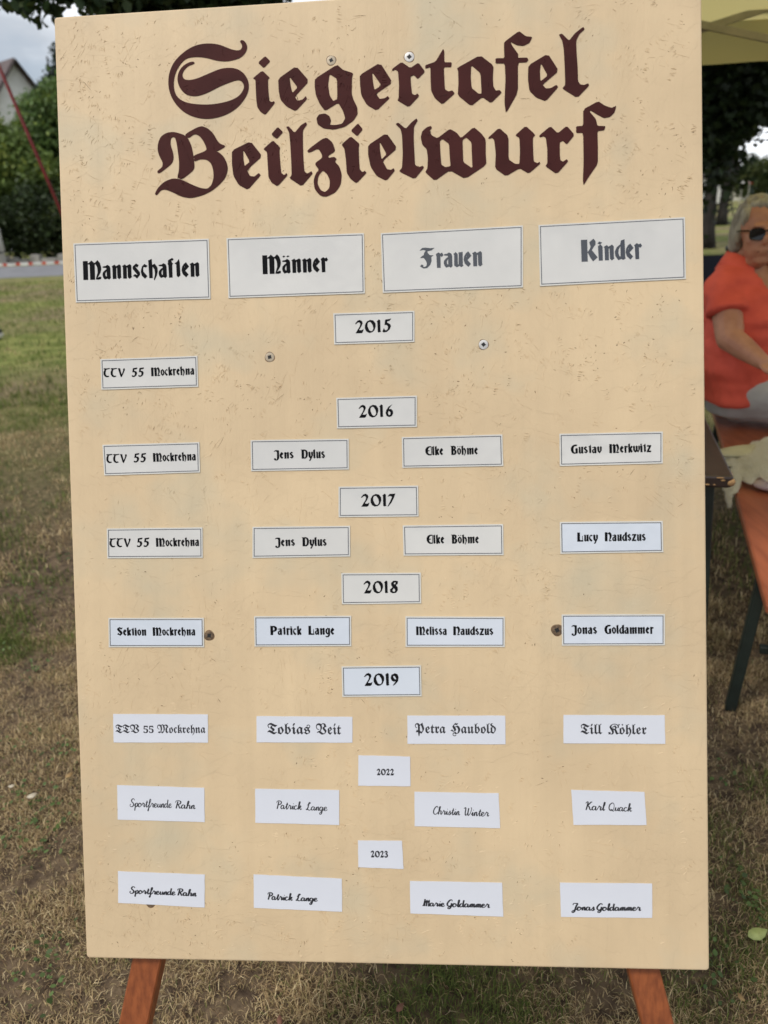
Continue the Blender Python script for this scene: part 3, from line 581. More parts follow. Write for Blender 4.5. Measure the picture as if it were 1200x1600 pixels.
def word_script(text, wd):
    """pen strokes that swell on the way down"""
    V = []; F = []; x = 0; z = 0
    for ch in text:
        adv, strokes = SCR[ch]
        for st in strokes:
            P = [(p[0]+x+0.12*p[1], p[1]) for p in catmull(st)]; n_ = len(P); b0 = len(V); z += 1
            for i, p in enumerate(P):
                a, b_ = P[max(i-1, 0)], P[min(i+1, n_-1)]; dx, dy = b_[0]-a[0], b_[1]-a[1]; d = math.hypot(dx, dy) or 1
                w_ = wd*(.55 + .5*max(0, -dy/d) + .15*abs(dx/d)); V += [(p[0]-dy/d*w_/2, p[1]+dx/d*w_/2, z % 3), (p[0]+dy/d*w_/2, p[1]-dx/d*w_/2, z % 3)]
            F += [(b0+2*i, b0+2*i+1, b0+2*i+3, b0+2*i+2) for i in range(n_-1)]
        x += adv
    x0 = min(v[0] for v in V); V = [(v[0]-x0, v[1], v[2]) for v in V]
    return V, F, max(v[0] for v in V), 200.0
def fmap(s, up, lo):
    return ''.join(chr(up+ord(c)-65) if 'A' <= c <= 'Z' else chr(lo+ord(c)-97) if 'a' <= c <= 'z' else c for c in s)
def word_font(text, up, lo, shear=0.0, off=0.0, dots=None):
    if text.isdigit(): shear = 0
    c = bpy.data.curves.new('tmp', 'FONT'); c.body = ''.join(chr(0x1D7CE+int(q)) for q in text) if text.isdigit() else fmap(text, up, lo); c.size = 1; c.offset = off; c.resolution_u = 3
    o = bpy.data.objects.new('tmp', c); COL.objects.link(o)
    dg = bpy.context.evaluated_depsgraph_get(); me = bpy.data.meshes.new_from_object(o.evaluated_get(dg))
    V = [(v.co.x + shear*v.co.y, v.co.y, 0) for v in me.vertices]
    F = []
    for p in me.polygons:
        t = tuple(p.vertices)
        F.append(t if p.normal.z > 0 else t[::-1])
    bpy.data.objects.remove(o); bpy.data.curves.remove(c); bpy.data.meshes.remove(me)
    x0 = min(v[0] for v in V); x1 = max(v[0] for v in V)
    V = [(v[0]-x0, v[1], 0) for v in V]; W_ = x1-x0
    if dots:
        for d in dots:
            cx_ = d*W_; b0 = len(V); V += [(cx_-.065, .68, 0), (cx_, .61, 0), (cx_+.065, .68, 0), (cx_, .75, 0)]; F.append((b0, b0+1, b0+2, b0+3))
    return V, F, W_, 0.70
def put_word(parent, spec, kd_='w'):
    text, style, x0, y0, x1, y1, hpx = spec[:7]
    ex = spec[7] if len(spec) > 7 else {}
    if style == 'black': V, F, W_, H_ = word_own(text, GL, 14, 8 if hpx > 20 else 8)
    elif style == 'year': V, F, W_, H_ = word_own(text, DG, 18, 12 if ex.get('thin') else 4)
    elif style == 'old': V, F, W_, H_ = word_font(text, 0x1D56C, 0x1D586, off=0.006, dots=ex.get('dots'))
    elif style == 'script': V, F, W_, H_ = word_script(text, 25)
    else: V, F, W_, H_ = word_script(text, 35)
    a = Vector(uv(x0, y0)); b_ = Vector(uv(x1, y1)); e = (b_-a).normalized(); nrm = Vector((e.y, -e.x))
    t = Vector(uv(x0, y0-hpx)); hh = abs((t-a).dot(nrm)); sx = (b_-a).length/W_; sy = hh/H_
    P = []
    for v in V:
        q = a + e*(v[0]*sx) + nrm*(v[1]*sy); P.append(onb(q.x, q.y, (0.0012 if kd_ != 'paper' else .0007) + 0.00002*v[2]))
    return mesh('printed_word', P, F, m_inkg if text in ('Frauen', 'Kinder') else m_inkd if style in ('old', 'script', 'brush') or ex.get('thin') else m_ink, parent)
def grow(C, d):
    """offset a convex quad (board metres) by d"""
    c = [Vector(p) for p in C]; out = []
    for i in range(4):
        p, q, r_ = c[i-1], c[i], c[(i+1) % 4]
        a = (q-p).normalized(); b_ = (r_-q).normalized(); na = Vector((a.y, -a.x)); nb = Vector((b_.y, -b_.x))
        k_ = (na+nb); k_ = k_/(1+na.dot(nb)); out.append(q+k_*d)
    return out
def slab(name, C, h0, h1, mat, parent, jag=0.0, seed=0):
    rr = random.Random(seed); P = []
    for i in range(4):
        a, b_ = C[i], C[(i+1) % 4]; nseg = 10 if i % 2 == 0 else 5
        for k_ in range(nseg):
            q = a.lerp(b_, k_/nseg) if hasattr(a, 'lerp') else Vector(a).lerp(Vector(b_), k_/nseg)
            P.append(q + Vector((rr.uniform(-1, 1), rr.uniform(-1, 1)))*jag)
    n_ = len(P); V = [onb(p.x, p.y, h1) for p in P] + [onb(p.x, p.y, h0) for p in P]
    F = [tuple(range(n_))[::-1]] + [(i, (i+1) % n_, (i+1) % n_+n_, i+n_) for i in range(n_)]
    return mesh(name, V, F, mat, parent)
def label(corners, kind, words, text, cat, group, seed):
    C = [Vector(uv(*c)) for c in corners]
    # corners run TL TR BR BL in board metres (v grows downwards)
    c0 = sum(C, Vector((0, 0)))/4
    root = thing('paper_slip' if kind == 'paper' else 'laminated_label', onb(c0.x, c0.y, 0), text, cat, group)
    if kind == 'paper':
        slab('paper', C, 0.0001, 0.0006, m_paper, root, 0.00018, seed)
    else:
        slab('film_rim', grow(C, 0.0017), 0.0001, 0.00098, m_film, root, 0.00012, seed)
        slab('paper', C, 0.00098, 0.00104, {'w': m_lamw, 'b': m_lamb}[kind], root)
        inner = grow(C, -0.0011)
        for i in range(4):   # four printed border lines, butted end to end
            a, b_, c_, d_ = C[i], C[(i+1) % 4], inner[(i+1) % 4], inner[i]
            mesh('border_line', [onb(p.x, p.y, 0.0011) for p in (a, b_, c_, d_)], [(3, 2, 1, 0)], m_frame, root)
    for s in words: put_word(root, s, kind)
    return root
GH, GY, GF = 'column headings on the board', 'year labels down the middle', 'name labels on the board'
LB = [
 ([(117.1,382.7),(324.4,375.4),(327.1,465),(120.8,470.8)],'w',[('Mannschaften','black',131,437.5,313,432.5,29)],'large framed laminated heading reading Mannschaften, leftmost of the four headings',GH),
 ([(356.3,374.4),(566.7,366.7),(568.1,456.7),(359.2,464)],'w',[('Männer','black',411,428.5,513,425,29)],'large framed laminated heading reading Männer, second of the four headings',GH),
 ([(597,366.7),(814.8,355),(814.8,447.3),(600.2,455.6)],'w',[('Frauen','black',656.5,419.5,754.5,416,30)],'large framed laminated heading reading Frauen, with a sheen, third of the four headings',GH),
 ([(843.5,354),(1067.5,342),(1069,434),(845.6,445)],'w',[('Kinder','black',908.5,409,1003,404.5,31)],'large framed laminated heading reading Kinder, rightmost of the four headings',GH),
 ([(523,492),(645.5,488),(645.5,532.5),(524.3,536.3)],'w',[('2015','year',555.5,521,612.5,519,19.5)],'framed year label reading 2015, highest of the year labels, just below the headings',GY),
 ([(527.5,623.8),(649.3,620.5),(649.3,665),(528.8,667.5)],'w',[('2016','year',561,652.8,615.5,651.3,19)],'framed year label reading 2016, above the first row that names a child',GY),
 ([(531.2,762.4),(651.2,760.8),(652,804.8),(531.2,806)],'w',[('2017','year',564.5,791.5,618.5,791,19)],'framed year label reading 2017, halfway down the board with warm grey paper',GY),
 ([(535.5,897.5),(655.3,896.8),(656,940.5),(536.3,942)],'w',[('2018','year',568.5,927,622.5,926.5,19)],'framed year label reading 2018, the lowest one on warm grey paper',GY),
 ([(536,1043),(655.8,1041.5),(656.8,1085.5),(537,1086.5)],'b',[('2019','year',569.5,1071.3,624,1070.8,19)],'framed year label reading 2019, the only framed year on bluish paper',GY),
 ([(560,1180),(640.8,1182),(641.5,1228.3),(560,1227.5)],'paper',[('2022','year',589,1210.8,616,1211,9.5,{'thin':1})],'small unframed paper slip reading 2022, above the thin script row',GY),
 ([(559.3,1313),(628,1313.5),(630.5,1357.5),(560,1354.8)],'paper',[('2023','year',579.5,1339,606.5,1339.5,9.8,{'thin':1})],'smallest unframed paper slip reading 2023, above the bold script row',GY),
 ([(159.3,563.3),(306.8,558.3),(308,602.5),(160.8,607)],'w',[('TTV','black',162.5,589.5,196,589,13.5),('55','black',206.5,589,226.5,588.5,13.5),('Mockrehna','black',237,588,304.5,585.5,13.5)],'framed club label in the left column beside 2015, topmost of the left column',GF),
 ([(162.5,697),(309.8,693),(310.8,736.3),(165.2,740.8)],'w',[('TTV','black',167,723.5,199,723,13.5),('55','black',209.6,722.5,230,722,13.5),('Mockrehna','black',240,721.5,307,719.5,13.5)],'framed club label second from the top of the left column, under 2016',GF),
 ([(393.8,689.8),(542.8,687.7),(543.2,731.5),(394.7,734.2)],'w',[('Jens','black',428.5,717,459.5,716.5,13.5),('Dylus','black',470.5,716.5,508.5,716,14)],'upper one of two alike framed name labels in the second column, under 2016',GF),
 ([(629.9,685),(782.8,681),(784,726),(630.7,729)],'w',[('Elke','black',665,711.5,693,711,14),('Böhme','black',704,710.8,747,710,14)],'shiny framed name label in the third column, below the year 2016',GF),
 ([(876,680),(1033,676.5),(1033,722),(876.7,726)],'w',[('Gustav','black',892,709,940,708,14),('Merkwitz','black',952,708,1017.5,706.3,14)],'framed warm grey name label topmost in the right column, below 2016',GF),
 ([(169.3,827.7),(314.7,826),(315,869.3),(170,870.3)],'w',[('TTV','black',172,855,205,854.5,13.5),('55','black',214.5,854.5,235,854,13.5),('Mockrehna','black',244.5,854,312,853,13.5)],'framed club label third from the top of the left column, under 2017',GF),
 ([(396.8,825.2),(544.8,823.6),(545.2,867.2),(396.8,869.6)],'w',[('Jens','black',430.5,853.5,461.5,853,13.5),('Dylus','black',472,853.3,511,853,14)],'lower one of two alike framed name labels in the second column, under 2017',GF),
 ([(631.4,823),(784,821),(784.7,865),(632.6,866)],'w',[('Elke','black',667,849.5,694.5,849.2,14),('Böhme','black',705,849.2,748.5,848.8,14)],'duller framed name label in the third column, below the year 2017',GF),
 ([(876.7,817.5),(1033,816),(1033.8,860.5),(877.5,863)],'b',[('Lucy','black',902,846,934,845.7,14),('Naudszus','black',945,845.6,1009,845,14)],'framed bluish name label in the right column, level with the row under 2017',GF),
 ([(171.7,967.3),(316.7,967.3),(317.3,1009),(172.3,1009)],'b',[('Sektion','black',184,993,229.5,993,13),('Mockrehna','black',239.5,993,306,992.7,13)],'framed bluish club label touching a rusty screw at its right end',GF),
 ([(399.3,964.7),(546.7,964),(547,1007.3),(400,1008)],'b',[('Patrick','black',423,991.8,471.5,991.8,14),('Lange','black',482.5,991.5,523,991.5,14)],'framed bluish name label in the second column, below the year 2018',GF),
 ([(635.5,965),(786.5,965.5),(786.5,1008.5),(635.8,1008.5)],'b',[('Melissa','black',650.5,992,698.5,992,13.5),('Naudszus','black',708.5,992,771,992,13.5)],'framed bluish name label in the third column, below the year 2018',GF),
 ([(879.3,962),(1036.3,961.5),(1036.3,1006),(880,1006.5)],'b',[('Jonas','black',893,990.5,933,990.3,14),('Goldammer','black',944.5,990.2,1021,990,14)],'framed bluish name label touching a rusty screw at its left end',GF),
 ([(177,1115.3),(325,1116),(325,1160),(177.7,1160)],'paper',[('TTV','old',181,1145,218,1145,12.5),('55','old',224.5,1145,240.5,1145,11),('Mockrehna','old',246,1145,321.5,1145,12.5)],'unframed paper slip with blackletter club name in the left column under 2019',GF),
 ([(401,1118.7),(550.7,1120),(550.7,1160.3),(401,1159.7)],'paper',[('Tobias','old',418,1146.5,485,1146.8,16),('Veit','old',494,1147,533,1147.2,16)],'unframed paper slip with blackletter name in the second column under 2019',GF),
 ([(636.3,1118),(789.3,1118),(790,1162.8),(636.8,1162)],'paper',[('Petra','old',648.5,1145.3,696.5,1145.4,15),('Haubold','old',704,1145.5,775,1145.6,15)],'unframed paper slip with blackletter name in the third column under 2019',GF),
 ([(880.3,1117),(1038,1117.5),(1039.5,1162),(880.3,1161.3)],'paper',[('Till','old',907,1146.5,941,1146.6,15),('Kohler','old',950,1146.7,1010,1147,15,{'dots':(.285,.375)})],'unframed paper slip with blackletter name in the right column under 2019',GF),
 ([(183.3,1226.7),(319.3,1230.7),(320,1284.3),(184.3,1280.3)],'paper',[('Sportfreunde','script',203,1260.3,269,1262,12.5),('Rahn','script',274,1262.7,306,1263.8,12)],'unframed paper slip with thin script club name in the left column under 2022',GF),
 ([(398.7,1232.3),(530,1234.3),(530,1288.7),(399,1285.3)],'paper',[('Patrick','script',432,1263.5,472,1265,12.5),('Lange','script',478,1265.5,512,1266.8,12)],'unframed paper slip with thin script name in the second column under 2022',GF),
 ([(647.5,1237),(779,1239.3),(781.5,1293.8),(648,1290.5)],'paper',[('Christin','script',676.5,1272,719,1273.6,12.5),('Winter','script',724.5,1274,764.5,1275.4,12.5)],'unframed paper slip with thin script name in the third column under 2022',GF),
 ([(892.5,1234),(1006.8,1237.3),(1010,1288.8),(895.8,1288.5)],'paper',[('Karl','script',914.5,1265.3,946,1266.3,13),('Quack','script',950.5,1266.5,987.5,1267.8,12.5)],'narrow unframed paper slip with thin script name in the right column under 2022',GF),
 ([(184.7,1361),(320,1366.3),(320,1417.7),(185,1410.3)],'paper',[('Sportfreunde','brush',202.5,1395.5,275,1398.5,10.5),('Rahn','brush',277,1398.7,308,1400.3,10.5)],'unframed paper slip with bold script covering a rusty screw at the lower left',GF),
 ([(396.3,1366),(534,1372.7),(534.7,1424.3),(397,1418.3)],'paper',[('Patrick','brush',418,1405.3,458,1406.8,11),('Lange','brush',462,1407,497,1408.3,10.5)],'unframed tilted paper slip with bold script in the second column of the lowest row',GF),
 ([(640.5,1376.3),(784.3,1379),(786.3,1432),(641.3,1426.8)],'paper',[('Marie','brush',660,1415.3,695.5,1416.2,10.5),('Goldammer','brush',697.5,1416.5,766,1418,11)],'unframed paper slip with bold script in the third column of the lowest row',GF),
 ([(874.8,1378.8),(1019,1380.3),(1019,1434),(876.3,1432.3)],'paper',[('Jonas','brush',892.5,1422,930,1422.3,11),('Goldammer','brush',931.5,1422.5,1002,1422.6,11)],'unframed paper slip with bold script in the right column of the lowest row',GF),
]
for i, (cs, kd, wd, tx, gr) in enumerate(LB):
    label(cs, kd, wd, tx, 'heading label' if gr == GH else 'year label' if gr == GY else 'name label', gr, i)
# ------------------------------------------------------------------ ground, road, far setting
def vnoise(x, y, s, seed=0):
    """smooth value noise on arrays"""
    r_ = np.random.default_rng(seed).random((256, 256))
    x = np.asarray(x)/s; y = np.asarray(y)/s; xi = np.floor(x).astype(int); yi = np.floor(y).astype(int)
    fx = x-xi; fy = y-yi; fx = fx*fx*(3-2*fx); fy = fy*fy*(3-2*fy)
    g = lambda a, b: r_[a % 256, b % 256]
    return (g(xi, yi)*(1-fx)+g(xi+1, yi)*fx)*(1-fy)+(g(xi, yi+1)*(1-fx)+g(xi+1, yi+1)*fx)*fy

def ground_mat():
    m, n, l, b = new_mat('dry_lawn_soil'); setp(b, 0.95, 0.1)
    t = n.new('ShaderNodeTexCoord')
    def nse(sc_, det=5, off=0):
        q = n.new('ShaderNodeMapping'); q.inputs['Location'].default_value = (off, off*1.7, 0); l.new(t.outputs['Object'], q.inputs[0])
        x = n.new('ShaderNodeTexNoise'); x.inputs['Scale'].default_value = sc_; x.inputs['Detail'].default_value = det; l.new(q.outputs[0], x.inputs['Vector']); return x.outputs['Fac']
    def ramp(f, c0, c1, p0=.4, p1=.6):
        r = n.new('ShaderNodeValToRGB'); r.color_ramp.elements[0].position = p0; r.color_ramp.elements[1].position = p1
        r.color_ramp.elements[0].color = (*c0, 1); r.color_ramp.elements[1].color = (*c1, 1); l.new(f, r.inputs[0]); return r.outputs[0]
    def mix(f, a, c):
        x = n.new('ShaderNodeMix'); x.data_type = 'RGBA'; l.new(f, x.inputs[0]); l.new(a, x.inputs[6]); l.new(c, x.inputs[7]); return x.outputs[2]
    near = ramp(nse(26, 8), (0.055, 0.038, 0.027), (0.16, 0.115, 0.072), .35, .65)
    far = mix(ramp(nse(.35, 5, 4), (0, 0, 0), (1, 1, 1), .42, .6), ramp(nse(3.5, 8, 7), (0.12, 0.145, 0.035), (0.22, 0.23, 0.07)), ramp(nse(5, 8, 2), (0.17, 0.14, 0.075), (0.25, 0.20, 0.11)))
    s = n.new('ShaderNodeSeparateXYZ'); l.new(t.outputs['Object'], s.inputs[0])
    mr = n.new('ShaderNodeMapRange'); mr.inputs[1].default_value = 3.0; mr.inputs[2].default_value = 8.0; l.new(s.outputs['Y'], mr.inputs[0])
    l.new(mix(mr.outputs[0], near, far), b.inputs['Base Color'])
    bp = n.new('ShaderNodeBump'); bp.inputs['Strength'].default_value = .8; bp.inputs['Distance'].default_value = .03; l.new(nse(30, 8, 3), bp.inputs['Height']); l.new(bp.outputs[0], b.inputs['Normal'])
    return m
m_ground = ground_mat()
def gz(x, y): return 0.018*(vnoise(x, y, 0.35, 3)-.5) + 0.01*(vnoise(x, y, .09, 4)-.5)
# one sheet: a fine patch in front joined to a coarse skirt that reaches the horizon
xs = np.concatenate([[-900, -300, -90, -30, -12], np.arange(-6, 6.01, .06), [12, 30, 90, 300, 900]])
ys = np.concatenate([[-300, -60, -15, -4], np.arange(-.6, 8.01, .06), [10, 13, 18, 26, 40, 90, 300, 1200]])
X, Y = np.meshgrid(xs, ys); Z = gz(X, Y)*np.clip((8.5-Y), 0, 1)*np.clip(6.5-np.abs(X), 0, 1)
nx, ny = len(xs), len(ys)
V = np.stack([X.ravel(), Y.ravel(), Z.ravel()], 1)
idx = (np.arange(ny-1)[:, None]*nx + np.arange(nx-1)[None, :]).ravel()
Fq = np.stack([idx, idx+1, idx+nx+1, idx+nx], 1)
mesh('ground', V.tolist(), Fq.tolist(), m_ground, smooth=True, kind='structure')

m_road = simple('grey_asphalt', (0.20, 0.20, 0.21), (0.15, 0.15, 0.16), 2, 0.9, 0.3, 60, 0.004)
def slabq(name, P, z0, z1, mat, kind=None, parent=None):
    n_ = len(P); V = [(p[0], p[1], z1) for p in P]+[(p[0], p[1], z0) for p in P]
    return mesh(name, V, [tuple(range(n_))]+[(i, i+n_, (i+1) % n_+n_, (i+1) % n_) for i in range(n_)], mat, parent, kind=kind)
# road crossing behind the lawn on the left, and the lane on the far right
slabq('road', [(-70, 19.2), (3.0, 22.4), (3.0, 28.3), (-70, 25.4)], -.05, .012, m_road, 'structure')
ra, rb = at_h(1181, 314), at_h(1200, 314)
slabq('road', [(48, 118), (80, 118), (150, 300), (40, 300)], -.05, .02, m_road, 'structure')
# ------------------------------------------------------------------ beer garden furniture on the right
m_bench = simple('orange_brown_lacquered_bench_wood', (0.38, 0.11, 0.050), (0.28, 0.075, 0.034), 7, 0.35, 0.2, 40, 0.0008, (6, 1, 1), spec=0.5)
m_tabl = simple('dark_brown_lacquered_table_wood', (0.030, 0.016, 0.012), (0.02, 0.011, 0.008), 9, 0.45, 0.2, 50, 0.0008, (6, 1, 1), spec=0.5)
m_chip = simple('raw_chipped_wood', (0.42, 0.25, 0.10), (0.25, 0.14, 0.06), 90, 0.8, 0.4, 120, 0.001)
m_steel = simple('dark_green_painted_steel', (0.012, 0.02, 0.016), (0.008, 0.013, 0.01), 20, 0.45, spec=0.5)

def plank(name, c, d, ln, wd, th, z, mat, parent, rad=.01, cr=.02):
    """board top: c near corner left, d direction along, rounded corners in plan and softened edges"""
    d = Vector(d).normalized(); s = Vector((d.y, -d.x, 0)); rings = []
    for ins, h in ((.006, z), (.0018, z-.002), (0, z-.006), (0, z-th+.004), (.004, z-th)):
        rings.append([Vector(c)*1 + s*(x+ins) + d*(y+ins) for x, y in rrect(wd-2*ins, ln-2*ins, cr, 5)])
        for p in rings[-1]: p.z = h
    V = [p for r in rings for p in r]; k = len(rings[0]); F = [tuple(range(k)), tuple((len(rings)-1)*k+i for i in range(k))[::-1]]
    for j in range(len(rings)-1):
        for i in range(k): a = j*k+i; b = j*k+(i+1) % k; F.append((a, a+k, b+k, b))
    return mesh(name, V, F, mat, parent)
def trestle(c, d, wd, ln, z, parent, inset):
    """folding steel legs at both ends of a bench or table"""
    d = Vector(d).normalized(); s = Vector((d.y, -d.x, 0)); c = Vector((c[0], c[1], 0)); hw = wd/2
    for e, sg in ((inset, 1), (ln-inset, -1)):
        for q in (-1, 1):
            top = c + s*(hw+q*(hw-.035)) + d*e; top.z = z-.03; ft = c + s*(hw+q*(hw+.005)) + d*(e-sg*.03); ft.z = 0
            g = G(); g.beam(top, ft, .030, .030, d, .003); g.build('leg', m_steel, parent)
        g = G(); a = c + s*.05 + d*(e-sg*.017); b = c + s*(wd-.05) + d*(e-sg*.017); a.z = b.z = z*.42; g.beam(a, b, .022, .022, (0, 0, 1), .002); g.build('crossbar', m_steel, parent)
        a = c + s*hw + d*(e+sg*.0); a.z = z*.42; b = c + s*hw + d*(e+sg*.28); b.z = z-.03; g = G(); g.beam(a, b, .018, .018, s, .002); g.build('brace', m_steel, parent)
BZ = .48
bc = at_h(1199, 948, BZ); b2 = at_h(1150, 772, BZ); bd = Vector((b2.x-bc.x, b2.y-bc.y, 0)).normalized()
BEN = thing('beer_bench', (bc.x, bc.y, 0), 'orange brown beer garden bench with black steel legs, under the fleece', 'bench')
plank('seat', (bc.x, bc.y, 0), bd, 2.2, .25, .026, BZ, m_bench, BEN)
trestle(bc, bd, .25, 2.2, BZ, BEN, .30)
TZ = .77
tcn_ = at_h(1148, 745, TZ); t2 = at_h(1104, 655, TZ); td = Vector((t2.x-tcn_.x, t2.y-tcn_.y, 0)).normalized(); ts = Vector((td.y, -td.x, 0))
TAB = thing('beer_table', (tcn_.x, tcn_.y, 0), 'dark brown beer garden table with a chipped raw wood corner', 'table')
tc0 = tcn_ - ts*.5
plank('table_top', (tc0.x, tc0.y, 0), td, 2.2, .5, .030, TZ, m_tabl, TAB, cr=.012)
trestle(tc0, td, .5, 2.2, TZ, TAB, .16)
# chipped corner and worn edge: small proud flakes of bare wood
g = G(); R = random.Random(3)
cc = tcn_ + td*.012 - ts*.012
g.ball((cc.x+.004, cc.y-.003, TZ-.017), ts*.013, td*.012, Vector((0, 0, .0115)), 10, 7)
for _ in range(16):
    q = tcn_ - ts*R.uniform(.02, .17) - td*.0006; g.ball((q.x, q.y, TZ-R.choice((.004, .010, .022))), ts*R.uniform(.002, .009), td*.0012, Vector((0, 0, .0018)), 6, 4)
for _ in range(10):
    q = tcn_ + td*R.uniform(.01, .06) + ts*.0004; g.ball((q.x, q.y, TZ-R.uniform(.003, .014)), ts*.001, td*R.uniform(.003, .008), Vector((0, 0, .002)), 6, 4)
g.build('chipped_edge', m_chip, TAB)
# second bench on the far side of the table, hidden mostly by the board, is left out

# sheepskin thrown over the bench: a dense pelt with fibres
m_fleece = attr_mat('cream_sheepskin_wool', 0.95, 0.4, 0.05)
def tinted(name, V, F, cols, mat, parent=None, kind=None, origin=(0, 0, 0), smooth=False):
    """numpy mesh with a colour per vertex; V world space"""
    V = np.asarray(V, dtype=np.float64); off = np.array(wloc(parent)) if parent else np.array(origin, dtype=float)
    me = bpy.data.meshes.new(name); F = np.asarray(F, dtype=np.int32); nf, k = F.shape
    me.vertices.add(len(V)); me.vertices.foreach_set('co', (V-off).astype(np.float32).ravel())
    me.loops.add(nf*k); me.loops.foreach_set('vertex_index', F.ravel())
    me.polygons.add(nf); me.polygons.foreach_set('loop_start', (np.arange(nf)*k).astype(np.int32))
    try: me.polygons.foreach_set('loop_total', np.full(nf, k, dtype=np.int32))
    except Exception: pass
    at = me.color_attributes.new('tint', 'FLOAT_COLOR', 'POINT')
    C4 = np.ones((len(V), 4), dtype=np.float32); C4[:, :3] = cols; at.data.foreach_set('color', C4.ravel())
    me.update(calc_edges=True); me.validate()
    if smooth: me.polygons.foreach_set('use_smooth', [True]*nf)
    me.materials.append(mat)
    o = bpy.data.objects.new(name, me); COL.objects.link(o)
    if parent: o.parent = parent
    else: o.location = tuple(off)
    if kind: o['kind'] = kind
    return o
def blades(P, H, Wd, az, lean, cols, name, mat, **k):
    """grass or wool: each blade base, bend, tip -> two quads as tris"""
    n_ = len(P); d = np.stack([np.cos(az), np.sin(az), np.zeros(n_)], 1); s = np.stack([-np.sin(az), np.cos(az), np.zeros(n_)], 1); up = np.array([0, 0, 1.0])
    w_ = Wd[:, None]*.5; H = H[:, None]; ln_ = lean[:, None]
    b0 = P - s*w_; b1 = P + s*w_
    mid = P + up*H*.55*np.cos(ln_*.5) + d*H*.55*np.sin(ln_*.5)
    tip = mid + up*H*.5*np.cos(ln_*1.28) + d*H*.5*np.sin(ln_*1.28)
    V = np.stack([b0, b1, mid - s*w_*.8, mid + s*w_*.8, tip], 1).reshape(-1, 3)
    i = np.arange(n_)[:, None]*5
    F = np.concatenate([i+[0, 1, 3], i+[0, 3, 2], i+[2, 3, 4]], 0)
    return tinted(name, V, F, np.repeat(cols, 5, axis=0), mat, **k)
f0 = at_h(1158, 742, BZ)   # middle of the pelt on the left edge of the bench
bs = Vector((bd.y, -bd.x, 0))
lc = Vector((bc.x, bc.y, 0))
dist = (Vector((f0.x, f0.y, 0)) - lc).dot(bd)
FL = thing('sheepskin', (lc + bd*dist + Vector((0, 0, BZ)))[:], 'cream sheepskin draped over the bench and hanging off its left side', 'sheepskin')
def pelt(a, t):
    """a across: negative hangs down on the left; t along the bench"""
    if a > 0.02: x, z = a, BZ + .026 + .075*math.sin(min(1, (a-.02)/.2)*1.6)**1.5 - .02*max(0, t)/.2
    else:
        k_ = min(1, (0.02-a)/.05); x = 0.02 - min(.035, (0.02-a)*.7) ; z = BZ + .026 - .02*k_ - max(0, (-a-.03))*.97
    p = lc + bd*(dist+t) + bs*x; return Vector((p.x, p.y, z))
ns_, nt_ = 34, 26; V = []; F = []; 
for i in range(ns_+1):
    a = -.065 + .295*i/ns_
    for j in range(nt_+1):
        t = -1+2*j/nt_; wdt = .20 + .05*math.sin(i*.35+1) - .04*max(0, -a)/.11 + .02*math.sin(i*1.1); sh = .16*max(0, a)/.23
        p = pelt(a, t*wdt + sh + .012*math.sin(i*.9+j)); p += Vector((mn.noise(p*30)*.006, mn.noise(p*31)*.006, mn.noise(p*25)*.008 - .010*abs(t)**4)); V.append(tuple(p))
F = [(i*(nt_+1)+j, i*(nt_+1)+j+1, (i+1)*(nt_+1)+j+1, (i+1)*(nt_+1)+j) for i in range(ns_) for j in range(nt_)]
colr = lambda n_: np.array([.85, .82, .72])[None, :]*np.random.default_rng(2).uniform(.8, 1.1, (n_, 1))
tinted('hide', V, F, colr(len(V)), m_fleece, FL, smooth=True)
q = rng.integers(0, len(F), 52000); Va = np.array(V); Fa = np.array(F); wts = rng.dirichlet([1, 1, 1, 1], len(q)); P = (Va[Fa[q]]*wts[:, :, None]).sum(1)
out = np.where(P[:, 2:3] < BZ-.01, np.array([[-bs.x, -bs.y, -.5]]), np.array([[0, 0, 1.0]]))
wool_p = P; az = rng.uniform(0, 2*np.pi, len(P))
dirv = out + rng.normal(0, .55, (len(P), 3)); dirv /= np.linalg.norm(dirv, axis=1)[:, None]
ln2 = rng.uniform(.007, .015, len(P))[:, None]; sv = np.cross(dirv, rng.normal(0, 1, (len(P), 3))); sv /= np.linalg.norm(sv, axis=1)[:, None]
Vw = np.stack([P-sv*.0008, P+sv*.0008, P+dirv*ln2], 1).reshape(-1, 3); Fw = np.arange(len(P)*3).reshape(-1, 3)
cw = np.repeat(np.array([.90, .87, .76])[None, :]*rng.uniform(.9, 1.1, (len(P), 1)), 3, axis=0)
tinted('wool', Vw, Fw, cw, m_fleece, FL, kind='stuff')
# folded pale strap-edged cushion peeping out behind the pelt
m_pale = simple('pale_yellow_cotton', (0.62, 0.58, 0.40), (0.50, 0.46, 0.32), 12, 0.9, 0.3, 60, .002)
m_strap = simple('black_webbing', (0.015, 0.015, 0.018), None, 60, 0.8)
m_pink = simple('pale_pink_cloth', (0.55, 0.42, 0.40), (0.46, 0.36, 0.35), 14, 0.9, .3, 50, .002)
c1 = at_h(1152, 708, BZ+.03)
BAG = thing('cloth_bag', (c1.x, c1.y, BZ), 'small folded pale yellow cloth bag with black straps behind the sheepskin', 'bag')
g = G(); g.ball((c1.x+.05, c1.y+.03, BZ+.028), bs*.12+bd*.05, bd*.06, Vector((0, 0, .016)), 20, 10); g.build('bag_body', m_pale, BAG, True)
for o_ in (-.085, -.13):
    g = G(); a = Vector((c1.x-.03, c1.y, BZ+.006))+bd*o_; g.tube([a - bs*.05 + Vector((0,0,.004)), a + bs*.06 + Vector((0, 0, .012)), a + bs*.13 + bd*.03 + Vector((0, 0, .01))], .009, 6); g.build('strap', m_strap, BAG, True)
c2 = at_h(1196, 768, BZ)
g = G(); g.ball((c2.x+.05, c2.y, BZ+.02), bs*.09, bd*.05, Vector((0, 0, .02)), 20, 10)
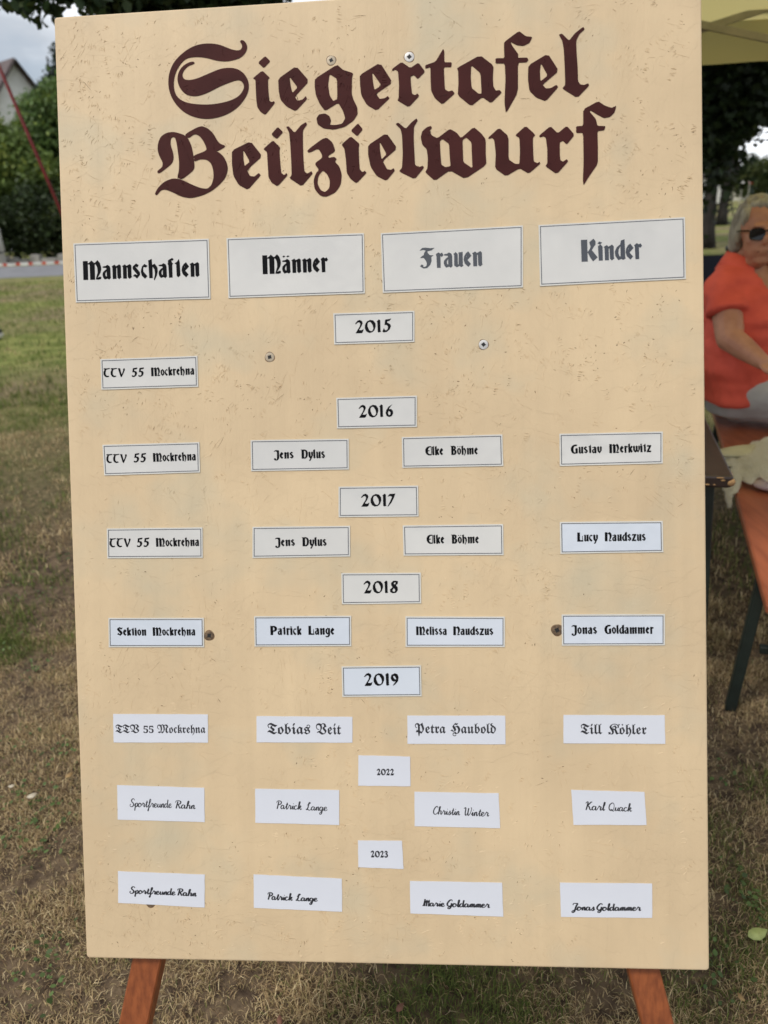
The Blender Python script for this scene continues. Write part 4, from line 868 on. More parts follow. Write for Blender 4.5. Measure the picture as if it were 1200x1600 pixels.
o = g.build('folded_cloth', m_pink, None, True, origin=(c2.x+.05, c2.y, BZ)); tag(o, 'folded pale pink cloth half under the right end of the sheepskin', 'cloth')

# ------------------------------------------------------------------ pop-up tent
m_tent, n, l, b = new_mat('cream_yellow_tent_fabric'); setp(b, .8, .2)
b.inputs['Base Color'].default_value = (.58, .50, .22, 1)
nw = n.new('ShaderNodeTexNoise'); nw.inputs['Scale'].default_value = 3; t_ = n.new('ShaderNodeTexCoord'); l.new(t_.outputs['Object'], nw.inputs['Vector'])
bpn = n.new('ShaderNodeBump'); bpn.inputs['Strength'].default_value = .8; bpn.inputs['Distance'].default_value = .08; l.new(nw.outputs['Fac'], bpn.inputs['Height']); l.new(bpn.outputs[0], b.inputs['Normal'])
tr = n.new('ShaderNodeBsdfTranslucent'); tr.inputs[0].default_value = (.74, .64, .27, 1); msx = n.new('ShaderNodeMixShader'); msx.inputs[0].default_value = .6
l.new(b.outputs[0], msx.inputs[1]); l.new(tr.outputs[0], msx.inputs[2]); l.new(msx.outputs[0], n['Material Output'].inputs[0])
m_alu = simple('grey_powder_coated_tube', (0.40, 0.38, 0.33), (0.32, 0.31, 0.27), 20, 0.5, spec=.5)
X0, X1, Y0, Y1 = .04, 3.04, 1.45, 3.95
v1 = at_y(1098, 101, Y1); v2 = at_y(1200, 96, Y1); zb = (v1.z+v2.z)/2; zt = zb + .16
TEN = thing('pop_up_tent', ((X0+X1)/2, (Y0+Y1)/2, 0), 'cream yellow pop-up tent with folding grey lattice frame over the seated person', 'tent')
apex = Vector(((X0+X1)/2, (Y0+Y1)/2, zt+.75)); cor = [Vector((X0, Y0, zt)), Vector((X1, Y0, zt)), Vector((X1, Y1, zt)), Vector((X0, Y1, zt))]
V = []; F = []; NS = 10
for i in range(4):
    a, c = cor[i], cor[(i+1) % 4]; b0 = len(V)
    for r_ in range(NS+1):
        for k_ in range(NS+1):
            p = a.lerp(c, k_/NS).lerp(apex, r_/NS); p.z -= .05*math.sin(math.pi*r_/NS)*math.sin(math.pi*k_/NS); V.append(p)
    for r_ in range(NS):
        for k_ in range(NS): q = b0+r_*(NS+1)+k_; F.append((q, q+1, q+NS+2, q+NS+1))
o = mesh('canopy', V, F, m_tent, TEN, True)
V = []; F = []
for i in range(4):
    a, c = cor[i], cor[(i+1) % 4]; b0 = len(V); m_ = 24
    for k_ in range(m_+1):
        p = a.lerp(c, k_/m_); nrm = (p-Vector((apex.x, apex.y, p.z))).normalized()*.012*math.sin(k_*1.7+i)
        V += [p + nrm*.3, p + nrm - Vector((0, 0, (zt-zb)*.5)), p + nrm*1.2 - Vector((0, 0, zt-zb))]
    for k_ in range(m_):
        for r_ in range(2): q = b0+k_*3+r_; F.append((q, q+1, q+4, q+3))
mesh('valance', V, F, m_tent, TEN, True)
for (x, y) in ((X0+.03, Y0+.03), (X1-.03, Y0+.03), (X1-.03, Y1-.03), (X0+.03, Y1-.03)):
    g = G(); g.beam((x, y, 0), (x, y, zt-.01), .032, .032, (1, 0, 0), .003); g.build('post', m_alu, TEN)
def truss(a, b_, zlo, zhi, nseg=2):
    a, b_ = Vector(a), Vector(b_)
    for k_ in range(nseg):
        p, q = a.lerp(b_, k_/nseg), a.lerp(b_, (k_+1)/nseg); d = (b_-a).normalized().cross(Vector((0, 0, 1)))*.012
        g = G(); g.beam(Vector((p.x, p.y, zlo))+d, Vector((q.x, q.y, zhi))+d, .014, .027, (0, 0, 1), .002); g.build('truss_bar', m_alu, TEN)
        g = G(); g.beam(Vector((p.x, p.y, zhi))-d, Vector((q.x, q.y, zlo))-d, .014, .027, (0, 0, 1), .002); g.build('truss_bar', m_alu, TEN)
yt = Y1-.06
pz1, pz2 = at_y(1200, 12, yt), at_y(1200, 64, yt); pc = at_y(1105, 42, yt)
k_ = (pz1.z-pc.z)/(pz1.x-pc.x); hx = (X1-X0-.06)/2
dz = abs(k_)*hx*.5
# far side lattice crosses where the photograph shows the crossing bars
for xa, xb in ((pc.x-hx/2-hx, pc.x-hx/2), (pc.x-hx/2, pc.x+hx/2), (pc.x+hx/2, X1-.05)):
    xa2 = max(xa, X0+.05); f_ = (xa2-xa)/(xb-xa) if xb != xa else 0; f2 = (min(xb, xa+hx)-xa)/hx
    zc = pc.z
    for sg, off in ((1, .012), (-1, -.012)):
        za = zc - sg*dz + sg*2*dz*((xa2-xa)/hx); zb_ = zc - sg*dz + sg*2*dz*((xb-xa)/hx)
        g = G(); g.beam((xa2, yt+off, za), (xb, yt+off, zb_), .014, .030, (0, 0, 1), .002); g.build('truss_bar', m_alu, TEN)
truss((X0+.05, Y0+.05, 0), (X0+.05, Y1-.05, 0), pc.z-dz, pc.z+dz); truss((X1-.05, Y0+.05, 0), (X1-.05, Y1-.05, 0), pc.z-dz, pc.z+dz)

# ------------------------------------------------------------------ the seated person
hipw = at_h(1158, 655, BZ); HIP = Vector((hipw.x, hipw.y, BZ))
m_skin, n, l, b = new_mat('tanned_skin'); setp(b, .5, .4); b.inputs['Subsurface Weight'].default_value = .12; b.inputs['Subsurface Scale'].default_value = .01; b.inputs['Subsurface Radius'].default_value = (1, .35, .2)
t_ = n.new('ShaderNodeTexCoord'); q_ = n.new('ShaderNodeTexNoise'); q_.inputs['Scale'].default_value = 18; q_.inputs['Detail'].default_value = 5; l.new(t_.outputs['Object'], q_.inputs['Vector'])
r_ = n.new('ShaderNodeValToRGB'); r_.color_ramp.elements[0].position = .35; r_.color_ramp.elements[1].position = .65; r_.color_ramp.elements[0].color = (.38, .17, .105, 1); r_.color_ramp.elements[1].color = (.48, .235, .15, 1)
l.new(q_.outputs['Fac'], r_.inputs[0]); l.new(r_.outputs[0], b.inputs['Base Color'])
m_shirt = simple('orange_red_cotton_pique', (0.74, 0.11, 0.07), (0.60, 0.08, 0.05), 9, 0.85, .5, 16, .012)
m_trous = simple('light_grey_cotton_trousers', (0.46, 0.455, 0.45), (0.38, 0.375, 0.37), 8, 0.9, .6, 14, .014)
m_hair = simple('grey_blond_hair', (0.40, 0.37, 0.30), (0.17, 0.15, 0.12), 30, 0.6, .8, 45, .01, (1, 1, .22))
m_shade = simple('black_sunglass_plastic', (0.006, 0.006, 0.007), None, 30, .15, spec=.5)
m_shoe = simple('brown_leather', (0.08, 0.05, 0.035), None, 20, .6)
PER = thing('person', HIP[:], 'seated person in an orange red polo shirt, grey trousers and dark sunglasses under the tent', 'person')
U = Vector((0, 0, 1))
def frame(fx, fy):
    F_ = Vector((fx, fy, 0)).normalized(); return F_, U.cross(F_)     # forward, left
F1, L1 = frame(.86, -.50); F2, L2 = frame(.38, -.92); F3, L3 = frame(-.04, -.999)
def W1(f, s_, u): return HIP + F1*f + L1*s_ + U*(u+.035)
LEAN = Vector((-.085, .02, 0))
def W2(f, s_, u): return HIP + F2*f + L2*s_ + U*u + LEAN*u
HC = HIP + F2*.05 + U*.765 + Vector((-.068, 0, 0))
def W3(f, s_, u): return HC + F3*f + L3*s_ + U*u
def remesh(o, vox, smooth_it=6):
    mo = o.modifiers.new('r', 'REMESH'); mo.mode = 'VOXEL'; mo.voxel_size = vox; mo.use_smooth_shade = True
    ms = o.modifiers.new('s', 'SMOOTH'); ms.iterations = smooth_it; ms.factor = .5
    dg = bpy.context.evaluated_depsgraph_get(); me = bpy.data.meshes.new_from_object(o.evaluated_get(dg)); o.modifiers.clear()
    mat = o.data.materials[0]; me.name = o.name; o.data = me
    if not len(me.materials): me.materials.append(mat)
    me.polygons.foreach_set('use_smooth', [True]*len(me.polygons))
def limb(g, pts, rad, n=14):
    """tapering limb as overlapping balls and lofts"""
    g.tube(pts, rad, n)
    for p, r in zip(pts, rad): g.ball(p, Vector((r, 0, 0)), Vector((0, r, 0)), Vector((0, 0, r)), 12, 8)
torso = [(0, .165, .135, .04), (.02, .190, .150, .10), (.03, .185, .155, .21), (.025, .175, .148, .33), (.035, .175, .150, .44), (.02, .182, .122, .53), (.01, .160, .088, .600), (.005, .095, .068, .645), (.01, .060, .058, .675)]
def tor(g, grow_=0, upto=9, frm=0):
    rings = []
    for f, a, c, u in torso[frm:upto]:
        k_ = min(1, u/.3); F_, L_ = (F1.lerp(F2, k_).normalized(), L1.lerp(L2, k_).normalized()); rings.append((HIP + F_*f + U*u + LEAN*u, L_*(a+grow_), F_*(c+grow_)))
    g.loft(rings, 24)
yP = HIP.y
sh_r, el_r, wr_r = at_y(1135, 448, yP-.06), at_y(1140, 528, yP-.19), at_y(1192, 566, yP-.34)
sh_l, el_l, wr_l = W2(0, .170, .57), W2(.04, .235, .262), W2(.30, .04, .175)
g = G(); tor(g)
limb(g, [sh_r, sh_r.lerp(el_r, .5), el_r], [.060, .062, .052]); limb(g, [el_r, el_r.lerp(wr_r, .45), wr_r], [.051, .045, .029])
limb(g, [sh_l, sh_l.lerp(el_l, .5), el_l], [.060, .060, .050]); limb(g, [el_l, el_l.lerp(wr_l, .45), wr_l], [.049, .043, .029])
kn_r, kn_l = W1(.44, -.12, .075), W1(.44, .14, .075); an_r, an_l = W1(.42, -.12, -.40), W1(.46, .15, -.40)
for s_, kn, an in ((-.09, kn_r, an_r), (.09, kn_l, an_l)):
    limb(g, [W1(.02, s_, .09), W1(.2, s_*1.1, .095), kn], [.105, .098, .070]); limb(g, [kn, kn.lerp(an, .35), an], [.056, .052, .036])
limb(g, [W2(.0, .0, .63) + Vector((-.02, 0, 0)), W3(-.015, 0, -.08)], [.062, .057])                     # neck
g.ball(W3(-.012, 0, .035), F3*.092, L3*.073, U*.098, 20, 14)                  # cranium
g.ball(W3(.028, 0, -.035), F3*.062, L3*.058, U*.088, 18, 12)                   # face and jaw
g.ball(W3(.052, 0, -.098), F3*.028, L3*.030, U*.022, 12, 8)                    # chin
g.ball(W3(.020, 0, -.100), F3*.045, L3*.048, U*.034, 12, 8)                    # soft underside of chin
g.ball(W3(.098, 0, -.022), F3*.018, L3*.014, U*.020, 10, 8); g.ball(W3(.088, 0, .0), F3*.012, L3*.010, U*.030, 10, 8)   # nose
for s_ in (-1, 1):
    g.ball(W3(.050, s_*.034, -.028), F3*.024, L3*.024, U*.026, 10, 8)         # cheeks
    g.ball(W3(-.012, s_*.074, -.012), F3*.018, L3*.008, U*.030, 10, 8)         # ears
g.ball(W3(.083, 0, -.060), F3*.008, L3*.024, U*.006, 10, 6); g.ball(W3(.081, 0, -.071), F3*.008, L3*.020, U*.006, 10, 6)   # lips
g.ball(W3(.078, 0, .026), F3*.014, L3*.050, U*.012, 12, 6)                     # brow
# hands: palm, four unequal bent fingers and a thumb, resting folded in the lap
def hand(g, wr, el, side):
    d = (wr-el).normalized(); z = Vector((0, 0, 1)); s_ = d.cross(z).normalized()*side; nrm = s_.cross(d).normalized()*side
    if nrm.z < 0: nrm = -nrm
    pc_ = wr + d*.045 - nrm*.004; g.ball(pc_, d*.050, s_*.038, nrm*.015, 14, 8)
    for i, (o_, ln_) in enumerate(((-.028, .066), (-.010, .076), (.010, .072), (.028, .058))):
        a = wr + d*.080 + s_*o_; b1 = a + d*ln_*.5 - nrm*.008; c1_ = b1 + d*ln_*.30 - nrm*ln_*.28; e1 = c1_ + d*ln_*.10 - nrm*ln_*.26
        limb(g, [a-d*.03, a, b1, c1_, e1], [.0085, .0092, .0085, .0080, .0070], 8)
    a = wr + d*.030 - s_*.032; limb(g, [wr+d*.012-s_*.012, a, a + d*.032 - s_*.014 - nrm*.006, a + d*.056 - s_*.006 - nrm*.014], [.012, .0115, .0095, .0080], 8)
hand(g, wr_r, el_r, 1); hand(g, wr_l, el_l, -1)
body = g.build('body', m_skin, PER); remesh(body, .0045, 4)
m_lips = simple('dusky_lips', (.20, .07, .055), None, 30, .5)
g = G(); g.tube([W3(.083, s_*.024, -.0655 - .002*abs(s_)) for s_ in (-1, -.5, 0, .5, 1)], [.001, .0028, .0032, .0028, .001], 6); g.build('mouth', m_lips, PER, True)
# polo shirt
g = G(); tor(g, .020, 8, 1)
for sh, el in ((sh_r, el_r), (sh_l, el_l)): limb(g, [sh.lerp(el, -.02), sh.lerp(el, .25)], [.068, .075], 16); g.tube([sh.lerp(el, .05), sh.lerp(el, .3), sh.lerp(el, .56)], [.068, .076, .082], 20)
shirt = g.build('polo_shirt', m_shirt, PER); remesh(shirt, .008, 5)
V_ = shirt.data.vertices; 
for v in V_:       # folds
    p = v.co.copy(); wv = mn.noise(Vector((p.x*9, p.y*9, p.z*22)))*.012 + mn.noise(p*24)*.003; v.co += Vector(v.normal)*wv
for q in (shirt.data,): q.update()
me_ = shirt.data; keep_ = []
for p_ in me_.polygons:
    c_ = Vector(p_.center); f_ = c_.dot(F2); u_ = c_.z; s__ = (c_-LEAN*u_).dot(L2)
    if not (f_ > 0 and u_ > .50 and abs(s__) < (u_-.50)*.42): keep_.append(tuple(p_.vertices))
vv_ = [tuple(v.co) for v in me_.vertices]; m2_ = bpy.data.meshes.new('polo_shirt'); m2_.from_pydata(vv_, [], keep_); m2_.materials.append(m_shirt)
m2_.polygons.foreach_set('use_smooth', [True]*len(m2_.polygons)); shirt.data = m2_
g = G(); rr = []
def nk(f, s_, u): return W2(.012+f*1.08, s_*1.08, .668+u)
g2 = []
for i in range(25):        # collar: stands behind, falls open in front
    a = math.radians(28 + 304*i/24); cf, cs_ = math.cos(a), math.sin(a)
    dip = -.045*max(0, cf)**2
    g2 += [nk(.062*cf, .066*cs_, dip+.022), nk(.074*cf, .080*cs_, dip+.026), nk(.112*cf, .122*cs_, dip-.040-.045*max(0, cf)), nk(.106*cf, .116*cs_, dip-.044-.045*max(0, cf))]
F = []
for i in range(24):
    for k_ in range(4): a = i*4+k_; c = i*4+(k_+1) % 4; F.append((a, c, c+4, a+4))
mesh('collar', g2, F, m_shirt, PER, True)
g = G(); a_ = nk(.075, .012, -.045); V = [nk(.074, .022, -.02), nk(.074, -.022, -.02), W2(.150, -.006, .47), W2(.150, .006, .47)]
# trousers
g = G(); tor(g, .008, 3, 0)
for s_, kn, an in ((-.09, kn_r, an_r), (.09, kn_l, an_l)):
    limb(g, [W1(.0, s_, .098), W1(.2, s_*1.1, .102), kn], [.117, .110, .084], 18); limb(g, [kn, kn.lerp(an, .4), kn.lerp(an, .93)], [.068, .064, .060], 18)
trs = g.build('trousers', m_trous, PER); remesh(trs, .009, 5)
for v in trs.data.vertices: v.co += Vector(v.normal)*(mn.noise(Vector((v.co.x*16, v.co.y*16, v.co.z*10)))*.006 + mn.noise(v.co*34)*.002)
trs.data.update()
for an, s_ in ((an_r, -1), (an_l, 1)):
    g = G(); g.ball(an + F1*.06 - U*.045, F1*.135, L1*.045, U*.036, 16, 8); g.ball(an - U*.01, F1*.045, L1*.040, U*.045, 12, 8); o = g.build('shoe', m_shoe, PER); remesh(o, .008, 3)
# hair: full chin length waves, swept off the forehead
g = G()
g.ball(W3(-.032, 0, .045), F3*.094, L3*.083, U*.096, 20, 14)
for s_ in (-1, 1):
    g.ball(W3(-.040, s_*.070, .000), F3*.050, L3*.020, U*.070, 16, 10); g.ball(W3(-.055, s_*.058, -.050), F3*.040, L3*.028, U*.040, 14, 8); g.ball(W3(.022, s_*.060, .062), F3*.030, L3*.018, U*.032, 12, 8)
g.ball(W3(-.080, 0, -.020), F3*.040, L3*.072, U*.080, 16, 10); g.ball(W3(.026, .010, .105), F3*.046, L3*.058, U*.024, 14, 8)
hair = g.build('hair', m_hair, PER); remesh(hair, .0065, 3)
for v in hair.data.vertices:
    p = v.co; v.co += Vector(v.normal)*(mn.noise(Vector((p.x*55, p.y*55, p.z*14)))*.008 + mn.noise(Vector((p.x*120, p.y*120, p.z*30)))*.003)
hair.data.update()
GLS = None
g = G()
for s_ in (-1, 1):
    P = []
    for k_ in range(20):
        a = 2*math.pi*k_/20; x = .027*math.copysign(abs(math.cos(a))**.75, math.cos(a)); y = .0215*math.copysign(abs(math.sin(a))**.8, math.sin(a)); P.append((s_*.033+x, y - (.004 if y < 0 else 0)))
    V = [W3(.098 - 4.5*x*x, x, .000+y) for x, y in P] + [W3(.102 - 4.5*x*x, x*.99, .000+y*.98) for x, y in P]
    g.add(V, [tuple(range(20)), tuple(range(20, 40))[::-1]] + [(k_, (k_+1) % 20, (k_+1) % 20+20, k_+20) for k_ in range(20)])
sg_ = g.build('sunglasses', m_shade, PER)
g = G(); g.tube([W3(.094, -.010, .008), W3(.101, 0, .011), W3(.094, .010, .008)], .003, 6)
for s_ in (-1, 1): g.tube([W3(.083, s_*.060, .010), W3(.04, s_*.077, .010), W3(-.02, s_*.082, .004)], .003, 6)
g.build('frame', m_shade, sg_)
# ------------------------------------------------------------------ buildings and things far behind
m_white = simple('white_render', (0.86, 0.86, 0.83), (0.78, 0.78, 0.75), 3, 0.9, .3, 30, .01)
m_rooft = simple('brown_grey_roof_tiles', (0.14, 0.105, 0.10), (0.09, 0.068, 0.066), 6, 0.8)
m_redroof = simple('red_clay_tiles', (0.42, 0.15, 0.10), (0.32, 0.11, 0.08), 6, 0.8)
m_dkwood = simple('dark_brown_barge_boards', (0.045, 0.03, 0.025), None, 8, 0.7)
m_glass = simple('window_glass_far', (0.04, 0.05, 0.06), None, 4, 0.08, spec=.8)
m_frameW = simple('white_window_frame', (0.7, 0.7, 0.7), None, 10, 0.6)

def house(name, P, ax, ln, wd, eave, ridge, wallm, roofm, label, wins=(), cat='house', tiles=True):
    """P centre of the gable wall foot, ax direction along the ridge (away from us)"""
    ax = Vector(ax).normalized(); s = Vector((ax.y, -ax.x, 0)); P = Vector(P)
    root = thing(name, P[:], label, cat)
    h = wd/2
    V = []
    for e in (0, ln):
        V += [P - s*h + ax*e, P + s*h + ax*e, P + s*h + ax*e + U*eave, P + ax*e + U*ridge, P - s*h + ax*e + U*eave]
    mesh('wall', V, [(0,1,2,3,4), (9,8,7,6,5), (0,4,9,5), (1,6,7,2), (0,5,6,1)], wallm, root)
    rise = (ridge-eave)/h; ov = .45
    for sg in (-1, 1):
        g = G(); nrow = 14; e0 = h+ov
        for r in range(nrow):      # courses of tiles, each lapping the next
            d0, d1 = e0*(r)/nrow, e0*(r+1)/nrow + .03
            z0, z1 = ridge + .12 - d0*rise, ridge + .12 - d1*rise
            a = P + s*sg*d0 - ax*.35; b = P + s*sg*d1 - ax*.35; c = P + s*sg*d1 + ax*(ln+.35); d = P + s*sg*d0 + ax*(ln+.35)
            lift = .02
            g.add([a+U*z0, b+U*(z1+lift), c+U*(z1+lift), d+U*z0, b+U*(z1-.05), c+U*(z1-.05), a+U*(z0-.06), d+U*(z0-.06)], [(0,1,2,3) if sg < 0 else (3,2,1,0), (1,4,5,2), (0,6,4,1), (3,2,5,7), (6,7,5,4)])
        g.build('roof', roofm, root)
        g = G(); a = P - ax*.40 + U*(ridge+.02); b = P + s*sg*(h+ov) - ax*.40 + U*(ridge+.02-(h+ov)*rise); g.beam(a, b, .05, .24, ax); g.build('barge_board', m_dkwood, root)
    for (o_, z, w_, hh) in wins:
        c = P + s*o_ - ax*.03 + U*z
        f = G(); f.box((-w_/2-.07, -.03, -hh/2-.07), (w_/2+.07, .03, hh/2+.07), Matrix.Translation(c) @ Matrix((s, ax, U)).transposed().to_4x4()); fo = f.build('window', m_frameW, root)
        for q in (-1, 1):
            g = G(); g.box((q*w_/4-w_/4+.03, -.045, -hh/2+.03), (q*w_/4+w_/4-.03, -.028, hh/2-.03), Matrix.Translation(c) @ Matrix((s, ax, U)).transposed().to_4x4()); g.build('pane', m_glass, fo)
    return root
# left house: peak of its gable at (23,92) in the photograph
hp = at_y(23, 95, 44); cl_ = at_y(8, 200, 44)
ridge = hp.z
house('white_house', (hp.x-.2, 44, 0), (-.80, .62, 0), 12, 8.4, 3.6, ridge, m_white, m_rooft, 'white gabled house with a dark roof behind the green trees on the left', [(.5, ridge-3.1, .8, 1.0), (.9, ridge-5.6, 1.1, 1.3), (-1.9, 2.0, 1.1, 1.3), (1.6, 2.0, 1.1, 1.3)])
# right: pale house at the frame edge, small cream house with a red roof far down the lane
hr = at_y(1206, 300, 88)
house('grey_white_house', (hr.x+5.6, 88, 0), (.25, .97, 0), 14, 9, 3.6, 8.0, m_white, m_rooft, 'pale grey white house at the right edge beyond the seated person', [(-3.4, 2.0, .9, 1.6), (-1.2, 2.0, .9, 1.6)])
hq = at_y(1145, 290, 135)
house('cream_house', (hq.x, 135, 0), (.05, 1, 0), 9, 5.0, 2.6, 4.6, simple('cream_render', (.62, .58, .44), None, 3, .9), m_redroof, 'small cream house with a red roof far down the lane behind the parked car', [(0, 3.0, .7, .8)])
hq2 = at_y(1118, 300, 100)
house('low_white_house', (hq2.x-.8, 100, 0), (-.1, 1, 0), 8, 4.4, 1.9, 3.6, m_white, m_rooft, 'low white house glimpsed between the two dark trunks', [(.6, 1.2, .6, .7)])

# low field stone wall beyond the road on the left, stones as parts
m_stone = simple('grey_field_stone', (0.36, 0.34, 0.31), (0.22, 0.21, 0.19), 2, 0.95, .5, 14, .02)
m_stoneP = simple('pale_post_stone', (0.55, 0.53, 0.49), (0.42, 0.40, 0.37), 3, 0.9, .5, 14, .02)
def rock(g, c, r, sd):
    rr = random.Random(sd); P = []; 
    for sx in (-1, 1):
        for sy in (-1, 1):
            for sz in (-1, 1): P.append(Vector((c[0]+sx*r[0]*rr.uniform(.78, 1), c[1]+sy*r[1]*rr.uniform(.78, 1), c[2]+sz*r[2]*rr.uniform(.8, 1))))
    g.add(P, [(0,1,3,2), (4,6,7,5), (0,4,5,1), (2,3,7,6), (0,2,6,4), (1,5,7,3)])
def wy(x): return 29.3 + .045*(x+14)
WAL = thing('stone_wall', (-11, wy(-11), 0), 'low grey field stone wall beyond the road on the left', 'wall')
R = random.Random(9)
g = G(); g.beam((-30, wy(-30), .09), (-3, wy(-3), .09), .20, .16); g.build('mortar_core', m_stone, WAL)
for row in range(1):
    x = -30 + row*.2
    while x < -3.2:
        w_ = R.uniform(.32, .62); g = G(); hh = R.uniform(.07, .16); rock(g, (x+w_/2, wy(x), hh), (w_/2-.015, .19, hh), int(x*77)+row)
        g.build('stone', m_stone, WAL); x += w_
g = G(); pq = at_y(-3, 400, 28.6)
for k_ in range(4): rock(g, (pq.x-.12, 28.6, .22+k_*.44), (.30-.008*k_, .30, .22), 40+k_)
o = g.build('stone_gate_post', m_stoneP, None, origin=(pq.x-.12, 28.6, 0)); tag(o, 'pale stone gate post at the left edge in front of the dark hedge', 'gate post')

# red and white barrier tape along the far edge of the road, on thin stakes
m_red = simple('signal_red_plastic', (0.55, 0.05, 0.02), (0.45, 0.04, 0.02), 8, .5)
m_wht = simple('white_plastic', (0.72, 0.70, 0.68), None, 8, .5)
tA, tB = at_y(-60, 414.5, 27.8), at_y(130, 412.5, 27.8)
g = []; F = []; fm = []; nseg = 110
x0_, x1_ = tA.x-8, tB.x+5
for i in range(nseg+1):
    x = x0_ + (x1_-x0_)*i/nseg; z = tA.z + (tB.z-tA.z)*i/nseg + .015*math.sin(i*.6) + .02; z = max(z, .07); y = 27.8 + .02*math.sin(i*1.3)
    g += [(x, y, z-.045), (x, y, z+.045), (x, y+.004, z+.045), (x, y+.004, z-.045)]
for i in range(nseg):
    a = i*4; F += [(a, a+4, a+5, a+1), (a+3, a+2, a+6, a+7), (a+1, a+5, a+6, a+2), (a, a+3, a+7, a+4)]; fm += [0 if i % 3 == 0 else 1]*4
BT = thing('barrier_tape', ((x0_+x1_)/2, 27.8, 0), 'red and white striped barrier tape strung low along the road on the left', 'tape')
mesh('tape', g, F, None, BT, mats=[m_red, m_wht], fm=fm)
for i in range(0, nseg+1, 22):
    x = x0_ + (x1_-x0_)*i/nseg; q = G(); q.beam((x, 27.83, 0), (x, 27.83, .2), .025, .025, (1, 0, 0)); q.build('stake', m_dkwood, BT)

# leaning red painted pole on the left
m_redp = simple('dull_red_painted_metal', (0.19, 0.014, 0.012), (0.15, 0.012, 0.010), 10, .5)
pa, pb = at_y(-1, 105, 6.2), at_y(90, 318, 6.2); dpl = (pb-pa).normalized()
end = pa + dpl*((-pa.z)/dpl.z); start = pa - dpl*1.6
POL = thing('red_pole', end[:], 'thin dull red metal pole leaning down from the upper left towards the board', 'pole')
g = G(); g.tube([start, end], .013, 10); g.build('tube', m_redp, POL, True)
g = G(); g.beam(end + Vector((0, 0, .0)), end + Vector((0, 0, .05)), .09, .09, (1, 0, 0), .004); g.build('foot_plate', m_redp, POL)
# the pole's twin leg makes an A with it, hidden by the board
g = G(); g.tube([start, start + Vector((-1.5, .9, -start.z))], .017, 10); g.build('tube', m_redp, POL, True)

# small black and white bag at the left edge of the lawn
bp_ = at_h(1, 531, 0)
BB = thing('lawn_bag', (bp_.x-.10, bp_.y, 0), 'small black and white bag lying on the lawn at the left edge', 'bag')
g = G(); g.ball((bp_.x-.10, bp_.y, .065), Vector((.15, 0, 0)), Vector((0, .08, 0)), Vector((0, 0, .065)), 14, 8); g.build('bag_body', m_wht, BB, True)
g = G(); g.ball((bp_.x-.05, bp_.y-.02, .115), Vector((.10, 0, 0)), Vector((0, .07, 0)), Vector((0, 0, .05)), 14, 8); g.build('flap', m_strap, BB, True)

# parked car far down the lane
m_carp = simple('pale_pink_white_car_paint', (0.62, 0.50, 0.52), None, 3, .25, spec=.6)
m_tyre = simple('black_rubber', (.012, .012, .012), None, 20, .8)
m_lamp = simple('red_tail_lamp', (.45, .01, .03), None, 20, .2)
cq = at_h(1146, 311.5, 0); s_c = 1.0
CAR = thing('parked_car', (cq.x, cq.y, 0), 'small pale pinkish car parked far away in front of the cream house', 'car')
prof = [(-2.0, .35), (-2.05, .75), (-1.95, .95), (-1.55, 1.0), (-1.25, 1.38), (-.6, 1.46), (.35, 1.42), (.95, 1.0), (1.85, .88), (2.05, .65), (2.05, .35), (1.6, .28), (-1.6, .28)]
g = []; F = []
for sy, ins in ((-.85, 0), (-.78, 1), (.78, 1), (.85, 0)):
    for x, z in prof: g.append((cq.x+x*.9, cq.y+sy*(1 if not ins else 1), z+(0.03 if ins and z > .9 else 0)))
k_ = len(prof); F = [tuple(range(k_)), tuple(range(3*k_, 4*k_))[::-1]]
for j in range(3):
    for i in range(k_): a = j*k_+i; c = j*k_+(i+1) % k_; F.append((a, a+k_, c+k_, c))
mesh('body', g, F, m_carp, CAR)
for x0w, x1w in ((-1.15, -.35), (-.25, .6)):
    g = G(); g.add([(cq.x+x0w*.9, cq.y-.86, 1.0), (cq.x+x1w*.9, cq.y-.86, 1.0), (cq.x+(x1w-.1)*.9, cq.y-.86, 1.34), (cq.x+(x0w+.12)*.9, cq.y-.86, 1.34)], [(0, 1, 2, 3)]); g.build('window', m_glass, CAR)
g = G(); g.box((cq.x-1.84, cq.y-.875, .72), (cq.x+1.80, cq.y-.851, .84)); g.build('trim_strip', m_lamp, CAR)
for x in (-1.25, 1.25):
    for y in (-.80, .80):
        g = G(); g.tube([(cq.x+x*.9, cq.y+y-.1, .31), (cq.x+x*.9, cq.y+y+.1, .31)], .31, 16); w_ = g.build('wheel', m_tyre, CAR)
        g = G(); g.tube([(cq.x+x*.9, cq.y+y-.104*(1 if y < 0 else -1), .31), (cq.x+x*.9, cq.y+y-.10, .31)], .17, 12); g.build('rim', m_alu, w_)
# two road signs
def sign(px, py, Y, kind, label):
    c = at_y(px, py, Y); root = thing('road_sign', (c.x, Y, 0), label, 'sign')
    g = G(); g.tube([(c.x, Y+.04, 0), (c.x, Y+.04, c.z+.2)], .035, 8); g.build('post', m_alu, root)
    n_ = 20 if kind == 'disc' else 3; r = .24 if kind == 'disc' else .33
    for rr, mt, dy, nm in ((r, m_red if kind != 'disc' else m_wht, 0, 'plate'), (r*.62, m_wht, -.006, 'face')):
        P = [(c.x+rr*math.sin(2*math.pi*i/n_), c.z+rr*math.cos(2*math.pi*i/n_)) for i in range(n_)]
        V = [(x, Y+dy, z) for x, z in P]+[(x, Y+dy+.01, z) for x, z in P]
        mesh(nm, V, [tuple(range(n_)), tuple(range(n_, 2*n_))[::-1]]+[(i, i+n_, (i+1) % n_+n_, (i+1) % n_) for i in range(n_)], mt, root)
sign(1160, 286, 84, 'disc', 'round white sign on a post far down the lane')
sign(1172, 283.5, 80, 'tri', 'red edged triangular sign on a post far down the lane')

